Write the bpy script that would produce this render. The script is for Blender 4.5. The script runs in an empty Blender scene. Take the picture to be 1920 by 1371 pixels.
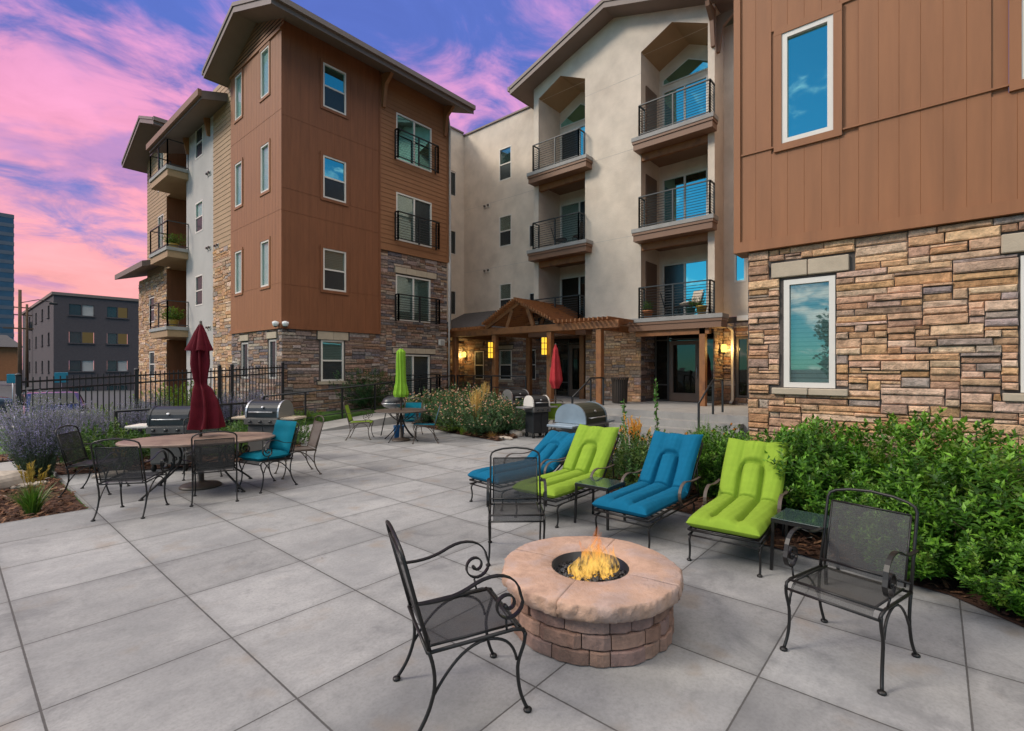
import bpy, math, random
from mathutils import Vector, Matrix

sc = bpy.context.scene
C = sc.collection
R = math.radians
rnd = random.Random(11)

# ---------------------------------------------------------------- camera
cam_d = bpy.data.cameras.new("camera")
cam = bpy.data.objects.new("camera", cam_d)
C.objects.link(cam)
cam.location = (0, 0, 1.74)
cam.rotation_euler = (R(90), 0, R(40.8 - 90))
cam_d.sensor_width = 36
cam_d.lens = 922 / 1920 * 36
cam_d.shift_y = 4.5 / 1920
cam_d.clip_start = 0.05
cam_d.clip_end = 3000
sc.camera = cam

# ---------------------------------------------------------------- light
SUN_EL, SUN_ROT = R(36), math.atan2(-0.80, 0.60)
sun_d = bpy.data.lights.new("sun", 'SUN')
sun_d.energy = 2.1
sun_d.angle = R(14)
sun_d.color = (1.0, 0.90, 0.77)
sun = bpy.data.objects.new("sun", sun_d)
C.objects.link(sun)
sdir = Vector((math.sin(SUN_ROT) * math.cos(SUN_EL), math.cos(SUN_ROT) * math.cos(SUN_EL), math.sin(SUN_EL)))
sun.rotation_euler = sdir.to_track_quat('Z', 'Y').to_euler()
sun.location = sdir * 60

sc.view_settings.view_transform = 'Standard'
sc.view_settings.look = 'None'
sc.view_settings.exposure = 0.30
sc.view_settings.gamma = 1.0
sc.cycles.use_denoising = True
sc.cycles.max_bounces = 8
sc.cycles.transparent_max_bounces = 16
sc.cycles.caustics_reflective = False
sc.cycles.caustics_refractive = False


class NT:
    """small helper for wiring node trees"""
    def __init__(s, tree):
        s.t = tree
        s.n = tree.nodes
        s.l = tree.links

    def node(s, typ, **kw):
        nd = s.n.new(typ)
        for k, v in kw.items():
            setattr(nd, k, v)
        return nd

    def link(s, a, b):
        s.l.new(a, b)

    def put(s, sock, v):
        if isinstance(v, bpy.types.NodeSocket):
            s.link(v, sock)
        else:
            sock.default_value = v

    def math(s, op, a, b=0.0, c=0.0, clamp=False):
        nd = s.node('ShaderNodeMath', operation=op, use_clamp=clamp)
        for i, v in enumerate((a, b, c)):
            s.put(nd.inputs[i], v)
        return nd.outputs[0]

    def mix(s, f, a, b, mode='MIX'):
        nd = s.node('ShaderNodeMix', data_type='RGBA', blend_type=mode)
        s.put(nd.inputs[0], f)
        s.put(nd.inputs[6], a if isinstance(a, bpy.types.NodeSocket) else (*a[:3], 1))
        s.put(nd.inputs[7], b if isinstance(b, bpy.types.NodeSocket) else (*b[:3], 1))
        return nd.outputs[2]

    def rng(s, v, a, b, c=0.0, d=1.0, smooth=False):
        nd = s.node('ShaderNodeMapRange')
        if smooth:
            nd.interpolation_type = 'SMOOTHSTEP'
        for i, x in enumerate((v, a, b, c, d)):
            s.put(nd.inputs[i], x)
        return nd.outputs[0]

    def noise(s, vec, scale, detail=4, rough=0.55, dist=0.0):
        nd = s.node('ShaderNodeTexNoise')
        if vec is not None:
            s.link(vec, nd.inputs['Vector'])
        nd.inputs['Scale'].default_value = scale
        nd.inputs['Detail'].default_value = detail
        nd.inputs['Roughness'].default_value = rough
        nd.inputs['Distortion'].default_value = dist
        return nd.outputs[0]


world = bpy.data.worlds.new("World")
sc.world = world
world.use_nodes = True
W = NT(world.node_tree)
W.n.clear()
w_tc = W.node('ShaderNodeTexCoord').outputs['Generated']
w_sep = W.node('ShaderNodeSeparateXYZ')
W.link(w_tc, w_sep.inputs[0])
wx, wy, wz = w_sep.outputs
sky = W.node('ShaderNodeTexSky', sky_type='NISHITA', sun_disc=False)
sky.sun_elevation = SUN_EL
sky.sun_rotation = SUN_ROT
sky.air_density = 1.0
sky.dust_density = 0.15
sky.ozone_density = 2.0
zz = W.math('ADD', W.math('MAXIMUM', wz, 0.0), 0.22)
cv = W.node('ShaderNodeCombineXYZ')
W.link(W.math('DIVIDE', wx, zz), cv.inputs[0])
W.link(W.math('DIVIDE', wy, zz), cv.inputs[1])
W.link(W.math('MULTIPLY', wz, 0.6), cv.inputs[2])
mp = W.node('ShaderNodeMapping')
mp.inputs['Rotation'].default_value = (0, 0, R(22))
mp.inputs['Scale'].default_value = (0.95, 1.2, 1.0)
mp.inputs['Location'].default_value = (3.1, 1.4, 0.3)
W.link(cv.outputs[0], mp.inputs[0])
cloud_big = W.noise(mp.outputs[0], 1.05, 7, 0.60, 0.35)
cloud_fine = W.noise(mp.outputs[0], 3.6, 6, 0.62, 0.6)
cl = W.math('ADD', W.math('MULTIPLY', cloud_big, 0.55), W.math('MULTIPLY', cloud_fine, 0.45))
# sunset side of the sky: salmon low, magenta above, violet blue between the clouds
low = W.rng(wz, 0.02, 0.42, 0, 1, True)
high = W.rng(wz, 0.22, 0.62, 0, 1, True)
pink = W.mix(high, W.mix(low, (1.0, 0.44, 0.41), (0.94, 0.36, 0.53)), (0.62, 0.30, 0.62))
blue = W.mix(low, (0.46, 0.34, 0.66), (0.105, 0.17, 0.56))
bias = W.rng(wz, 0.05, 0.68, 0.13, -0.105)
cf = W.rng(W.math('ADD', cl, bias), 0.44, 0.575, 0, 1, True)
under = W.mix(low, (0.62, 0.30, 0.50), (0.36, 0.24, 0.56))
und_n = W.noise(mp.outputs[0], 2.1, 5, 0.6, 0.4)
pink = W.mix(W.rng(und_n, 0.50, 0.66, 0, 0.8, True), pink, under)
sunset = W.mix(cf, blue, pink)
shade = W.rng(cloud_fine, 0.3, 0.7, 0.88, 1.1)
shv = W.node('ShaderNodeCombineXYZ')
for i in range(3):
    W.link(shade, shv.inputs[i])
sunset = W.mix(1.0, sunset, shv.outputs[0], 'MULTIPLY')
# the rest of the sky: blue with bright white clouds
w_cf = W.rng(W.math('ADD', cl, W.rng(wz, 0.50, 0.80, -0.055, 0.15)), 0.47, 0.60, 0, 0.95, True)
sat = W.mix(1.0, sky.outputs[0], (0.26, 0.80, 1.0), 'MULTIPLY')
rest = W.mix(w_cf, sat, (20.5, 19.0, 17.6))
front = W.math('ADD', W.math('MULTIPLY', wx, math.cos(R(64))), W.math('MULTIPLY', wy, math.sin(R(64))))
ff = W.rng(front, 0.02, 0.5, 0, 1, True)
ff = W.math('MULTIPLY', ff, W.rng(wz, 0.80, 0.95, 1, 0, True))
ten = W.mix(1.0, sunset, (8.9, 8.9, 8.9), 'MULTIPLY')
bg = W.node('ShaderNodeBackground')
bg.inputs['Strength'].default_value = 0.1
W.link(W.mix(ff, rest, ten), bg.inputs['Color'])
wo = W.node('ShaderNodeOutputWorld')
W.link(bg.outputs[0], wo.inputs[0])


# ---------------------------------------------------------------- materials
def new_mat(name):
    m = bpy.data.materials.new(name)
    m.use_nodes = True
    t = NT(m.node_tree)
    t.n.clear()
    out = t.node('ShaderNodeOutputMaterial')
    return m, t, out


def PM(name, base, rough=0.7, metal=0.0, var=0.12, vs=3.0, bump=0.0, bs=40.0, attr=False, spec=0.4,
       second=None, sscale=2.0, s_lo=0.45, s_hi=0.65, stretch=None, bdist=0.01, coat=0.0, detail=5):
    """principled material with procedural colour wear and fine relief"""
    m, t, out = new_mat(name)
    p = t.node('ShaderNodeBsdfPrincipled')
    vec = t.node('ShaderNodeTexCoord').outputs['Object']
    if stretch:
        mpn = t.node('ShaderNodeMapping')
        mpn.inputs['Scale'].default_value = stretch
        t.link(vec, mpn.inputs[0])
        vec = mpn.outputs[0]
    if attr:
        at = t.node('ShaderNodeVertexColor', layer_name='Col')
        colr = at.outputs[0]
    else:
        colr = t.node('ShaderNodeRGB')
        colr.outputs[0].default_value = (*base, 1)
        colr = colr.outputs[0]
    if second:
        f = t.rng(t.noise(vec, sscale, 5, 0.6), s_lo, s_hi, 0, 1, True)
        colr = t.mix(f, colr, second)
    if var:
        nz = t.noise(vec, vs, detail, 0.6)
        k = t.rng(nz, 0.25, 0.75, 1 - var, 1 + var)
        cx = t.node('ShaderNodeCombineXYZ')
        for i in range(3):
            t.link(k, cx.inputs[i])
        colr = t.mix(1.0, colr, cx.outputs[0], 'MULTIPLY')
    t.link(colr, p.inputs['Base Color'])
    p.inputs['Roughness'].default_value = rough
    p.inputs['Metallic'].default_value = metal
    p.inputs['Specular IOR Level'].default_value = spec
    if coat:
        p.inputs['Coat Weight'].default_value = coat
    if bump:
        b = t.node('ShaderNodeBump')
        b.inputs['Strength'].default_value = bump
        b.inputs['Distance'].default_value = bdist
        t.link(t.noise(vec, bs, 6, 0.65), b.inputs['Height'])
        t.link(b.outputs[0], p.inputs['Normal'])
    t.link(p.outputs[0], out.inputs[0])
    return m


MT = {}
MT['siding_shaded'] = PM('brown fibre cement', (0.205, 0.076, 0.032), 0.62, var=0.17, vs=1.2, bump=0.25, bs=60, stretch=(6, 6, 0.7), bdist=0.004)  # same panels as the lit copy below, with shade put into the colour
MT['siding_lit'] = PM('brown fibre cement lit side', (0.262, 0.108, 0.044), 0.60, var=0.15, vs=1.0, bump=0.3, bs=60, stretch=(6, 6, 0.6), bdist=0.004)  # lit copy of the brown panels, brightness of the sunny faces in the colour
MT['siding_lap'] = PM('brown lap siding', (0.26, 0.115, 0.05), 0.62, var=0.10, vs=1.5, bump=0.2, bs=70, bdist=0.004)
MT['siding_tan'] = PM('tan lap siding', (0.36, 0.235, 0.13), 0.62, var=0.08, vs=1.5, bump=0.2, bs=70, bdist=0.004)
MT['trim_brown'] = PM('brown trim', (0.21, 0.115, 0.07), 0.55, var=0.08, vs=2, bump=0.15, bs=50, bdist=0.003)
MT['fascia'] = PM('taupe fascia', (0.18, 0.135, 0.115), 0.55, var=0.08, vs=2)
MT['soffit'] = PM('soffit board', (0.20, 0.15, 0.125), 0.7, var=0.08, vs=2)
MT['shingle'] = PM('dark shingles', (0.075, 0.068, 0.068), 0.9, var=0.35, vs=9, bump=0.6, bs=30, bdist=0.02)
MT['stucco'] = PM('cream stucco', (0.66, 0.565, 0.465), 0.88, var=0.12, vs=1.6, bump=0.8, bs=45, bdist=0.012, second=(0.58, 0.49, 0.40), sscale=0.7, s_lo=0.42, s_hi=0.7)
MT['stucco_grey'] = PM('grey stucco', (0.42, 0.39, 0.365), 0.88, var=0.10, vs=0.9, bump=0.5, bs=55, bdist=0.008)
MT['stone'] = PM('ledge stone', (0.3, 0.2, 0.12), 0.85, var=0.45, vs=13, bump=1.0, bs=17, attr=True, bdist=0.035, spec=0.25)
MT['mortar'] = PM('dark mortar', (0.085, 0.072, 0.065), 0.95, var=0.2, vs=8, bump=0.5, bs=60)
MT['cast_stone'] = PM('cast stone', (0.42, 0.345, 0.255), 0.85, var=0.14, vs=4, bump=0.6, bs=45, bdist=0.006)
MT['white_frame'] = PM('cream vinyl frame', (0.66, 0.62, 0.56), 0.4, var=0.04)
MT['dark_frame'] = PM('bronze frame', (0.07, 0.055, 0.045), 0.45, var=0.06)
MT['door_brown'] = PM('brown door frame', (0.15, 0.09, 0.06), 0.5, var=0.08)
MT['blind'] = None
MT['wood'] = PM('stained cedar', (0.30, 0.125, 0.045), 0.6, var=0.35, vs=3, bump=0.4, bs=20, stretch=(1, 1, 1), second=(0.13, 0.055, 0.025), sscale=3.0, s_lo=0.45, s_hi=0.7)
MT['black_metal'] = PM('black railing paint', (0.012, 0.013, 0.014), 0.45, var=0.1, spec=0.5)
MT['teal_metal'] = PM('dark rail paint', (0.022, 0.027, 0.029), 0.45, var=0.1, spec=0.5)
MT['iron'] = PM('bronze black wrought iron', (0.010, 0.009, 0.0085), 0.42, var=0.25, vs=20, spec=0.4)
MT['iron_brown'] = PM('brown iron paint', (0.075, 0.055, 0.042), 0.5, var=0.2, vs=12)
MT['steel'] = PM('brushed steel', (0.42, 0.42, 0.43), 0.42, metal=0.9, var=0.12, vs=5, stretch=(1, 1, 14))
MT['steel_blue'] = PM('silver grill paint', (0.27, 0.33, 0.38), 0.4, metal=0.55, var=0.1, vs=5)
MT['grill_black'] = PM('grill enamel', (0.016, 0.018, 0.021), 0.42, var=0.2, vs=6, spec=0.45, coat=0.08)
MT['grill_grey'] = PM('grill cart grey', (0.10, 0.095, 0.09), 0.5, var=0.15)
MT['cover_dark'] = PM('dark grill lid', (0.035, 0.037, 0.022), 0.4, var=0.2)
MT['cushion_blue'] = PM('blue outdoor fabric', (0.0, 0.105, 0.20), 0.85, var=0.10, vs=6, bump=0.5, bs=220, bdist=0.002, spec=0.2)
MT['cushion_green'] = PM('lime outdoor fabric', (0.215, 0.330, 0.030), 0.85, var=0.10, vs=6, bump=0.5, bs=220, bdist=0.002, spec=0.2)
MT['cushion_teal'] = PM('teal outdoor fabric', (0.0, 0.14, 0.20), 0.85, var=0.10, vs=6, bump=0.4, bs=200, bdist=0.002, spec=0.2)
MT['umb_red'] = PM('burgundy canvas', (0.10, 0.006, 0.013), 0.85, var=0.25, vs=7, bump=0.4, bs=60, spec=0.2)
MT['umb_red2'] = PM('red canvas', (0.40, 0.035, 0.04), 0.85, var=0.15, vs=7, spec=0.2)
MT['umb_green'] = PM('lime canvas', (0.20, 0.38, 0.03), 0.85, var=0.12, vs=7, spec=0.2)
MT['pit_cap'] = PM('pink cast stone cap', (0.46, 0.295, 0.215), 0.85, var=0.28, vs=9, bump=0.9, bs=19, bdist=0.016, second=(0.36, 0.255, 0.215), sscale=4.5, s_lo=0.44, s_hi=0.62)
MT['pit_block'] = PM('fire pit block', (0.26, 0.16, 0.11), 0.9, attr=True, var=0.3, vs=14, bump=0.9, bs=22, bdist=0.015)
MT['lava'] = PM('black lava rock', (0.012, 0.013, 0.017), 0.45, attr=True, var=0.3, vs=20, bump=0.6, bs=40, spec=0.6)
MT['mulch'] = PM('bark mulch', (0.105, 0.046, 0.022), 0.95, attr=True, var=0.5, vs=30, bump=0.8, bs=60, bdist=0.02)
MT['rock'] = PM('pale landscape rock', (0.42, 0.36, 0.30), 0.9, var=0.25, vs=9, bump=0.7, bs=15)
MT['lawn'] = PM('lawn', (0.06, 0.13, 0.022), 0.95, var=0.4, vs=12, bump=0.8, bs=90, bdist=0.03)
MT['asphalt'] = PM('asphalt', (0.055, 0.055, 0.058), 0.9, var=0.2, vs=4, bump=0.4, bs=90)
MT['kerb'] = PM('kerb concrete', (0.31, 0.30, 0.285), 0.85, var=0.15, vs=3, bump=0.3, bs=60)
MT['brick_dark'] = PM('dark mauve brick', (0.078, 0.064, 0.068), 0.9, var=0.15, vs=6, bump=0.3, bs=20)
MT['orange_wall'] = PM('orange house wall', (0.30, 0.12, 0.05), 0.85, var=0.15)
MT['pole_wood'] = PM('utility pole wood', (0.10, 0.06, 0.035), 0.9, var=0.25, vs=5)
MT['car_blue'] = PM('dark blue car paint', (0.03, 0.07, 0.12), 0.25, metal=0.3, var=0.03, coat=0.8)
MT['car_black'] = PM('black car paint', (0.008, 0.009, 0.012), 0.2, metal=0.2, var=0.03, coat=0.8)
MT['car_silver'] = PM('silver trim', (0.6, 0.6, 0.62), 0.3, metal=0.7, var=0.03)
MT['rubber'] = PM('rubber', (0.012, 0.012, 0.012), 0.8, var=0.1)
MT['white_paint'] = PM('white paint', (0.75, 0.75, 0.74), 0.4, var=0.05)
MT['sign_blue'] = PM('blue sign paint', (0.02, 0.22, 0.34), 0.4, var=0.05)
MT['terracotta'] = PM('terracotta pot', (0.45, 0.17, 0.07), 0.8, var=0.15, vs=8)
MT['pot_green'] = PM('green glazed pot', (0.03, 0.12, 0.10), 0.3, var=0.15, vs=8)
MT['pot_gold'] = PM('ochre glazed pot', (0.42, 0.27, 0.05), 0.35, var=0.15, vs=8)
MT['red_thing'] = PM('red plastic', (0.5, 0.02, 0.03), 0.5, var=0.05)
MT['blue_plastic'] = PM('blue plastic', (0.01, 0.13, 0.33), 0.4, var=0.05)
MT['trunk'] = PM('stem bark', (0.09, 0.06, 0.04), 0.95, var=0.3, vs=9)
MT['bin_slat'] = PM('brown bin slats', (0.055, 0.043, 0.036), 0.55, var=0.15)
MT['glass_table'] = PM('smoked table glass', (0.03, 0.05, 0.048), 0.08, var=0.03, spec=0.8)
MT['table_stone'] = PM('brown table top', (0.24, 0.165, 0.125), 0.45, var=0.2, vs=6, second=(0.17, 0.11, 0.085), sscale=4)


def mat_glass(name, refl=0.55, tint=(0.85, 0.93, 1.0), body=(0.02, 0.028, 0.032), trans=0.45, rough=0.015, fk=0.6):
    m, t, out = new_mat(name)
    g = t.node('ShaderNodeBsdfGlossy')
    g.inputs['Color'].default_value = (*tint, 1)
    g.inputs['Roughness'].default_value = rough
    vec = t.node('ShaderNodeTexCoord').outputs['Object']
    b = t.node('ShaderNodeBump')
    b.inputs['Strength'].default_value = 0.06
    b.inputs['Distance'].default_value = 0.05
    t.link(t.noise(vec, 1.3, 2, 0.4), b.inputs['Height'])
    t.link(b.outputs[0], g.inputs['Normal'])
    d = t.node('ShaderNodeBsdfDiffuse')
    d.inputs['Color'].default_value = (*body, 1)
    tr = t.node('ShaderNodeBsdfTransparent')
    tr.inputs['Color'].default_value = (0.82, 0.92, 0.90, 1)
    m1 = t.node('ShaderNodeMixShader')
    m1.inputs[0].default_value = trans
    t.link(d.outputs[0], m1.inputs[1])
    t.link(tr.outputs[0], m1.inputs[2])
    fr = t.node('ShaderNodeFresnel')
    fr.inputs['IOR'].default_value = 1.5
    m2 = t.node('ShaderNodeMixShader')
    t.link(t.math('ADD', t.math('MULTIPLY', fr.outputs[0], fk), refl, clamp=True), m2.inputs[0])
    t.link(m1.outputs[0], m2.inputs[1])
    t.link(g.outputs[0], m2.inputs[2])
    t.link(m2.outputs[0], out.inputs[0])
    return m


MT['pane'] = mat_glass('window pane', 0.11, tint=(.9, .95, .93), trans=0.85)
MT['pane_clear'] = mat_glass('faintly mirroring clear pane', 0.03, trans=0.97, fk=0.2)
MT['pane_sky'] = mat_glass('coated window pane', 0.62, tint=(0.34, 0.82, 0.80), trans=0.25)
MT['pane_dark'] = mat_glass('dark lobby glass', 0.04, tint=(.8, .85, .8), trans=0.1, body=(0.010, 0.008, 0.006), fk=0.4)
MT['screen'] = mat_glass('insect screen', 0.05, tint=(0.6, 0.7, 0.7), body=(0.030, 0.036, 0.040), trans=0.12, rough=0.25)


def mat_mesh(name, c=(0.03, 0.027, 0.025), alpha=0.55):
    m, t, out = new_mat(name)
    vec = t.node('ShaderNodeTexCoord').outputs['Object']
    nz = t.noise(vec, 260, 2, 0.5)
    d = t.node('ShaderNodeBsdfPrincipled')
    d.inputs['Base Color'].default_value = (*c, 1)
    d.inputs['Roughness'].default_value = 0.5
    tr = t.node('ShaderNodeBsdfTransparent')
    mx = t.node('ShaderNodeMixShader')
    t.link(t.rng(nz, 0.3, 0.7, alpha - 0.12, alpha + 0.12), mx.inputs[0])
    t.link(tr.outputs[0], mx.inputs[1])
    t.link(d.outputs[0], mx.inputs[2])
    t.link(mx.outputs[0], out.inputs[0])
    return m


MT['mesh'] = mat_mesh('expanded iron mesh', (0.020, 0.020, 0.020), 0.78)
MT['mesh_far'] = mat_mesh('brown sling mesh', (0.085, 0.068, 0.055), 0.85)


def mat_emit(name, c, s, var=0.0):
    m, t, out = new_mat(name)
    e = t.node('ShaderNodeEmission')
    e.inputs['Color'].default_value = (*c, 1)
    e.inputs['Strength'].default_value = s
    t.link(e.outputs[0], out.inputs[0])
    return m


MT['lamp_glow'] = mat_emit('lit amber glass', (1.0, 0.60, 0.05), 1.15)
MT['lamp_hot'] = mat_emit('lit bulb', (1.0, 0.72, 0.12), 2.2)
MT['warm_room'] = mat_emit('lit room', (0.70, 0.52, 0.24), 0.10)


def mat_blind():
    m, t, out = new_mat('slatted blind')
    vec = t.node('ShaderNodeTexCoord').outputs['Object']
    s = t.node('ShaderNodeSeparateXYZ')
    t.link(vec, s.inputs[0])
    f = t.math('FRACT', t.math('MULTIPLY', s.outputs[2], 18.0))
    k = t.rng(f, 0.0, 0.35, 0.0, 1.0, True)
    d = t.node('ShaderNodeBsdfDiffuse')
    t.link(t.mix(k, (0.34, 0.40, 0.38), (0.74, 0.82, 0.78)), d.inputs[0])
    t.link(d.outputs[0], out.inputs[0])
    return m


MT['blind'] = mat_blind()


def mat_patio():
    m, t, out = new_mat('jointed concrete')
    p = t.node('ShaderNodeBsdfPrincipled')
    vec = t.node('ShaderNodeTexCoord').outputs['Object']
    s = t.node('ShaderNodeSeparateXYZ')
    t.link(vec, s.inputs[0])
    S, OX, OY = 0.893, 1.22, 3.44

    def dist(sock, o):
        u = t.math('DIVIDE', t.math('SUBTRACT', sock, o), S)
        f = t.math('FRACT', t.math('ADD', u, 0.5))
        return t.math('MULTIPLY', t.math('ABSOLUTE', t.math('SUBTRACT', f, 0.5)), S), t.math('FLOOR', u)
    wob = t.math('MULTIPLY', t.math('SUBTRACT', t.noise(vec, 25, 3), 0.5), 0.004)
    dx, ix = dist(s.outputs[0], OX)
    dy, iy = dist(s.outputs[1], OY)
    mx = t.rng(t.math('ADD', dx, wob), 0.0036, 0.0070, 0, 1, True)
    my = t.rng(t.math('ADD', dy, wob), 0.0030, 0.0060, 0, 1, True)
    jm = t.math('MULTIPLY', mx, my)
    cell = t.node('ShaderNodeCombineXYZ')
    t.link(ix, cell.inputs[0])
    t.link(iy, cell.inputs[1])
    wn = t.node('ShaderNodeTexWhiteNoise', noise_dimensions='2D')
    t.link(cell.outputs[0], wn.inputs[0])
    off = t.node('ShaderNodeVectorMath', operation='SCALE')
    t.link(wn.outputs[1], off.inputs[0])
    off.inputs[3].default_value = 40
    va = t.node('ShaderNodeVectorMath', operation='ADD')
    t.link(vec, va.inputs[0])
    t.link(off.outputs[0], va.inputs[1])
    mpp = t.node('ShaderNodeMapping')
    mpp.inputs['Scale'].default_value = (0.7, 1.15, 1)
    mpp.inputs['Rotation'].default_value = (0, 0, R(4))
    t.link(va.outputs[0], mpp.inputs[0])
    broom = t.noise(mpp.outputs[0], 2.6, 6, 0.65, 0.4)
    blot = t.noise(vec, 0.9, 5, 0.6)
    speck = t.noise(vec, 170, 3, 0.7)
    fine = t.noise(vec, 45, 4, 0.7)
    c = t.mix(t.rng(blot, 0.35, 0.68, 0, 1, True), (0.232, 0.232, 0.233), (0.318, 0.315, 0.311))
    c = t.mix(t.rng(broom, 0.42, 0.72, 0, 0.45, True), c, (0.375, 0.368, 0.360))
    c = t.mix(t.rng(broom, 0.44, 0.26, 0, 0.4, True), c, (0.165, 0.165, 0.172))
    c = t.mix(t.rng(fine, 0.45, 0.75, 0, 0.42), c, (0.15, 0.147, 0.145))
    mid_ = t.noise(vec, 9.0, 6, 0.7)
    c = t.mix(t.rng(mid_, 0.46, 0.70, 0, 0.35, True), c, (0.17, 0.168, 0.170))
    c = t.mix(t.rng(speck, 0.62, 0.72, 0, 0.3), c, (0.2, 0.19, 0.18))
    # a few brown stains
    st = t.noise(vec, 2.3, 3, 0.5)
    c = t.mix(t.rng(st, 0.57, 0.76, 0, 0.5, True), c, (0.24, 0.185, 0.135))
    dk_ = t.noise(vec, 1.7, 6, 0.7, 0.8)
    c = t.mix(t.rng(dk_, 0.52, 0.72, 0, 0.58, True), c, (0.135, 0.135, 0.14))
    leaf = t.noise(vec, 9.0, 2, 0.5)
    c = t.mix(t.rng(leaf, 0.775, 0.79, 0, 0.7, True), c, (0.12, 0.09, 0.06))
    tint = t.rng(wn.outputs[0], 0, 1, 0.84, 1.12)
    cx = t.node('ShaderNodeCombineXYZ')
    for i in range(3):
        t.link(tint, cx.inputs[i])
    c = t.mix(1.0, c, cx.outputs[0], 'MULTIPLY')
    # dirt collects along the joints
    edge = t.math('MULTIPLY', t.rng(dx, 0.0, 0.07, 0.86, 1, True), t.rng(dy, 0.0, 0.07, 0.88, 1, True))
    ce = t.node('ShaderNodeCombineXYZ')
    for i in range(3):
        t.link(edge, ce.inputs[i])
    c = t.mix(1.0, c, ce.outputs[0], 'MULTIPLY')
    c = t.mix(jm, (0.075, 0.071, 0.068), c)
    t.link(c, p.inputs['Base Color'])
    t.link(t.rng(fine, 0.3, 0.7, 0.68, 0.86), p.inputs['Roughness'])
    p.inputs['Specular IOR Level'].default_value = 0.35
    b = t.node('ShaderNodeBump')
    b.inputs['Strength'].default_value = 0.35
    b.inputs['Distance'].default_value = 0.01
    h = t.math('ADD', t.math('MULTIPLY', jm, 1.0), t.math('MULTIPLY', speck, 0.10))
    h = t.math('ADD', h, t.math('MULTIPLY', fine, 0.15))
    t.link(h, b.inputs['Height'])
    t.link(b.outputs[0], p.inputs['Normal'])
    t.link(p.outputs[0], out.inputs[0])
    return m


MT['patio'] = mat_patio()


def mat_leaf(name, trans=0.25, rough=0.45, spec=0.35):
    m, t, out = new_mat(name)
    at = t.node('ShaderNodeVertexColor', layer_name='Col').outputs[0]
    p = t.node('ShaderNodeBsdfPrincipled')
    t.link(at, p.inputs['Base Color'])
    p.inputs['Roughness'].default_value = rough
    p.inputs['Specular IOR Level'].default_value = spec
    tl = t.node('ShaderNodeBsdfTranslucent')
    t.link(t.mix(1.0, at, (1.3, 1.5, 0.6), 'MULTIPLY'), tl.inputs[0])
    mx = t.node('ShaderNodeMixShader')
    mx.inputs[0].default_value = trans
    t.link(p.outputs[0], mx.inputs[1])
    t.link(tl.outputs[0], mx.inputs[2])
    t.link(mx.outputs[0], out.inputs[0])
    return m


MT['leaf'] = mat_leaf('leaves')
MT['petal'] = mat_leaf('petals', 0.3, 0.7, 0.2)


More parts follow.
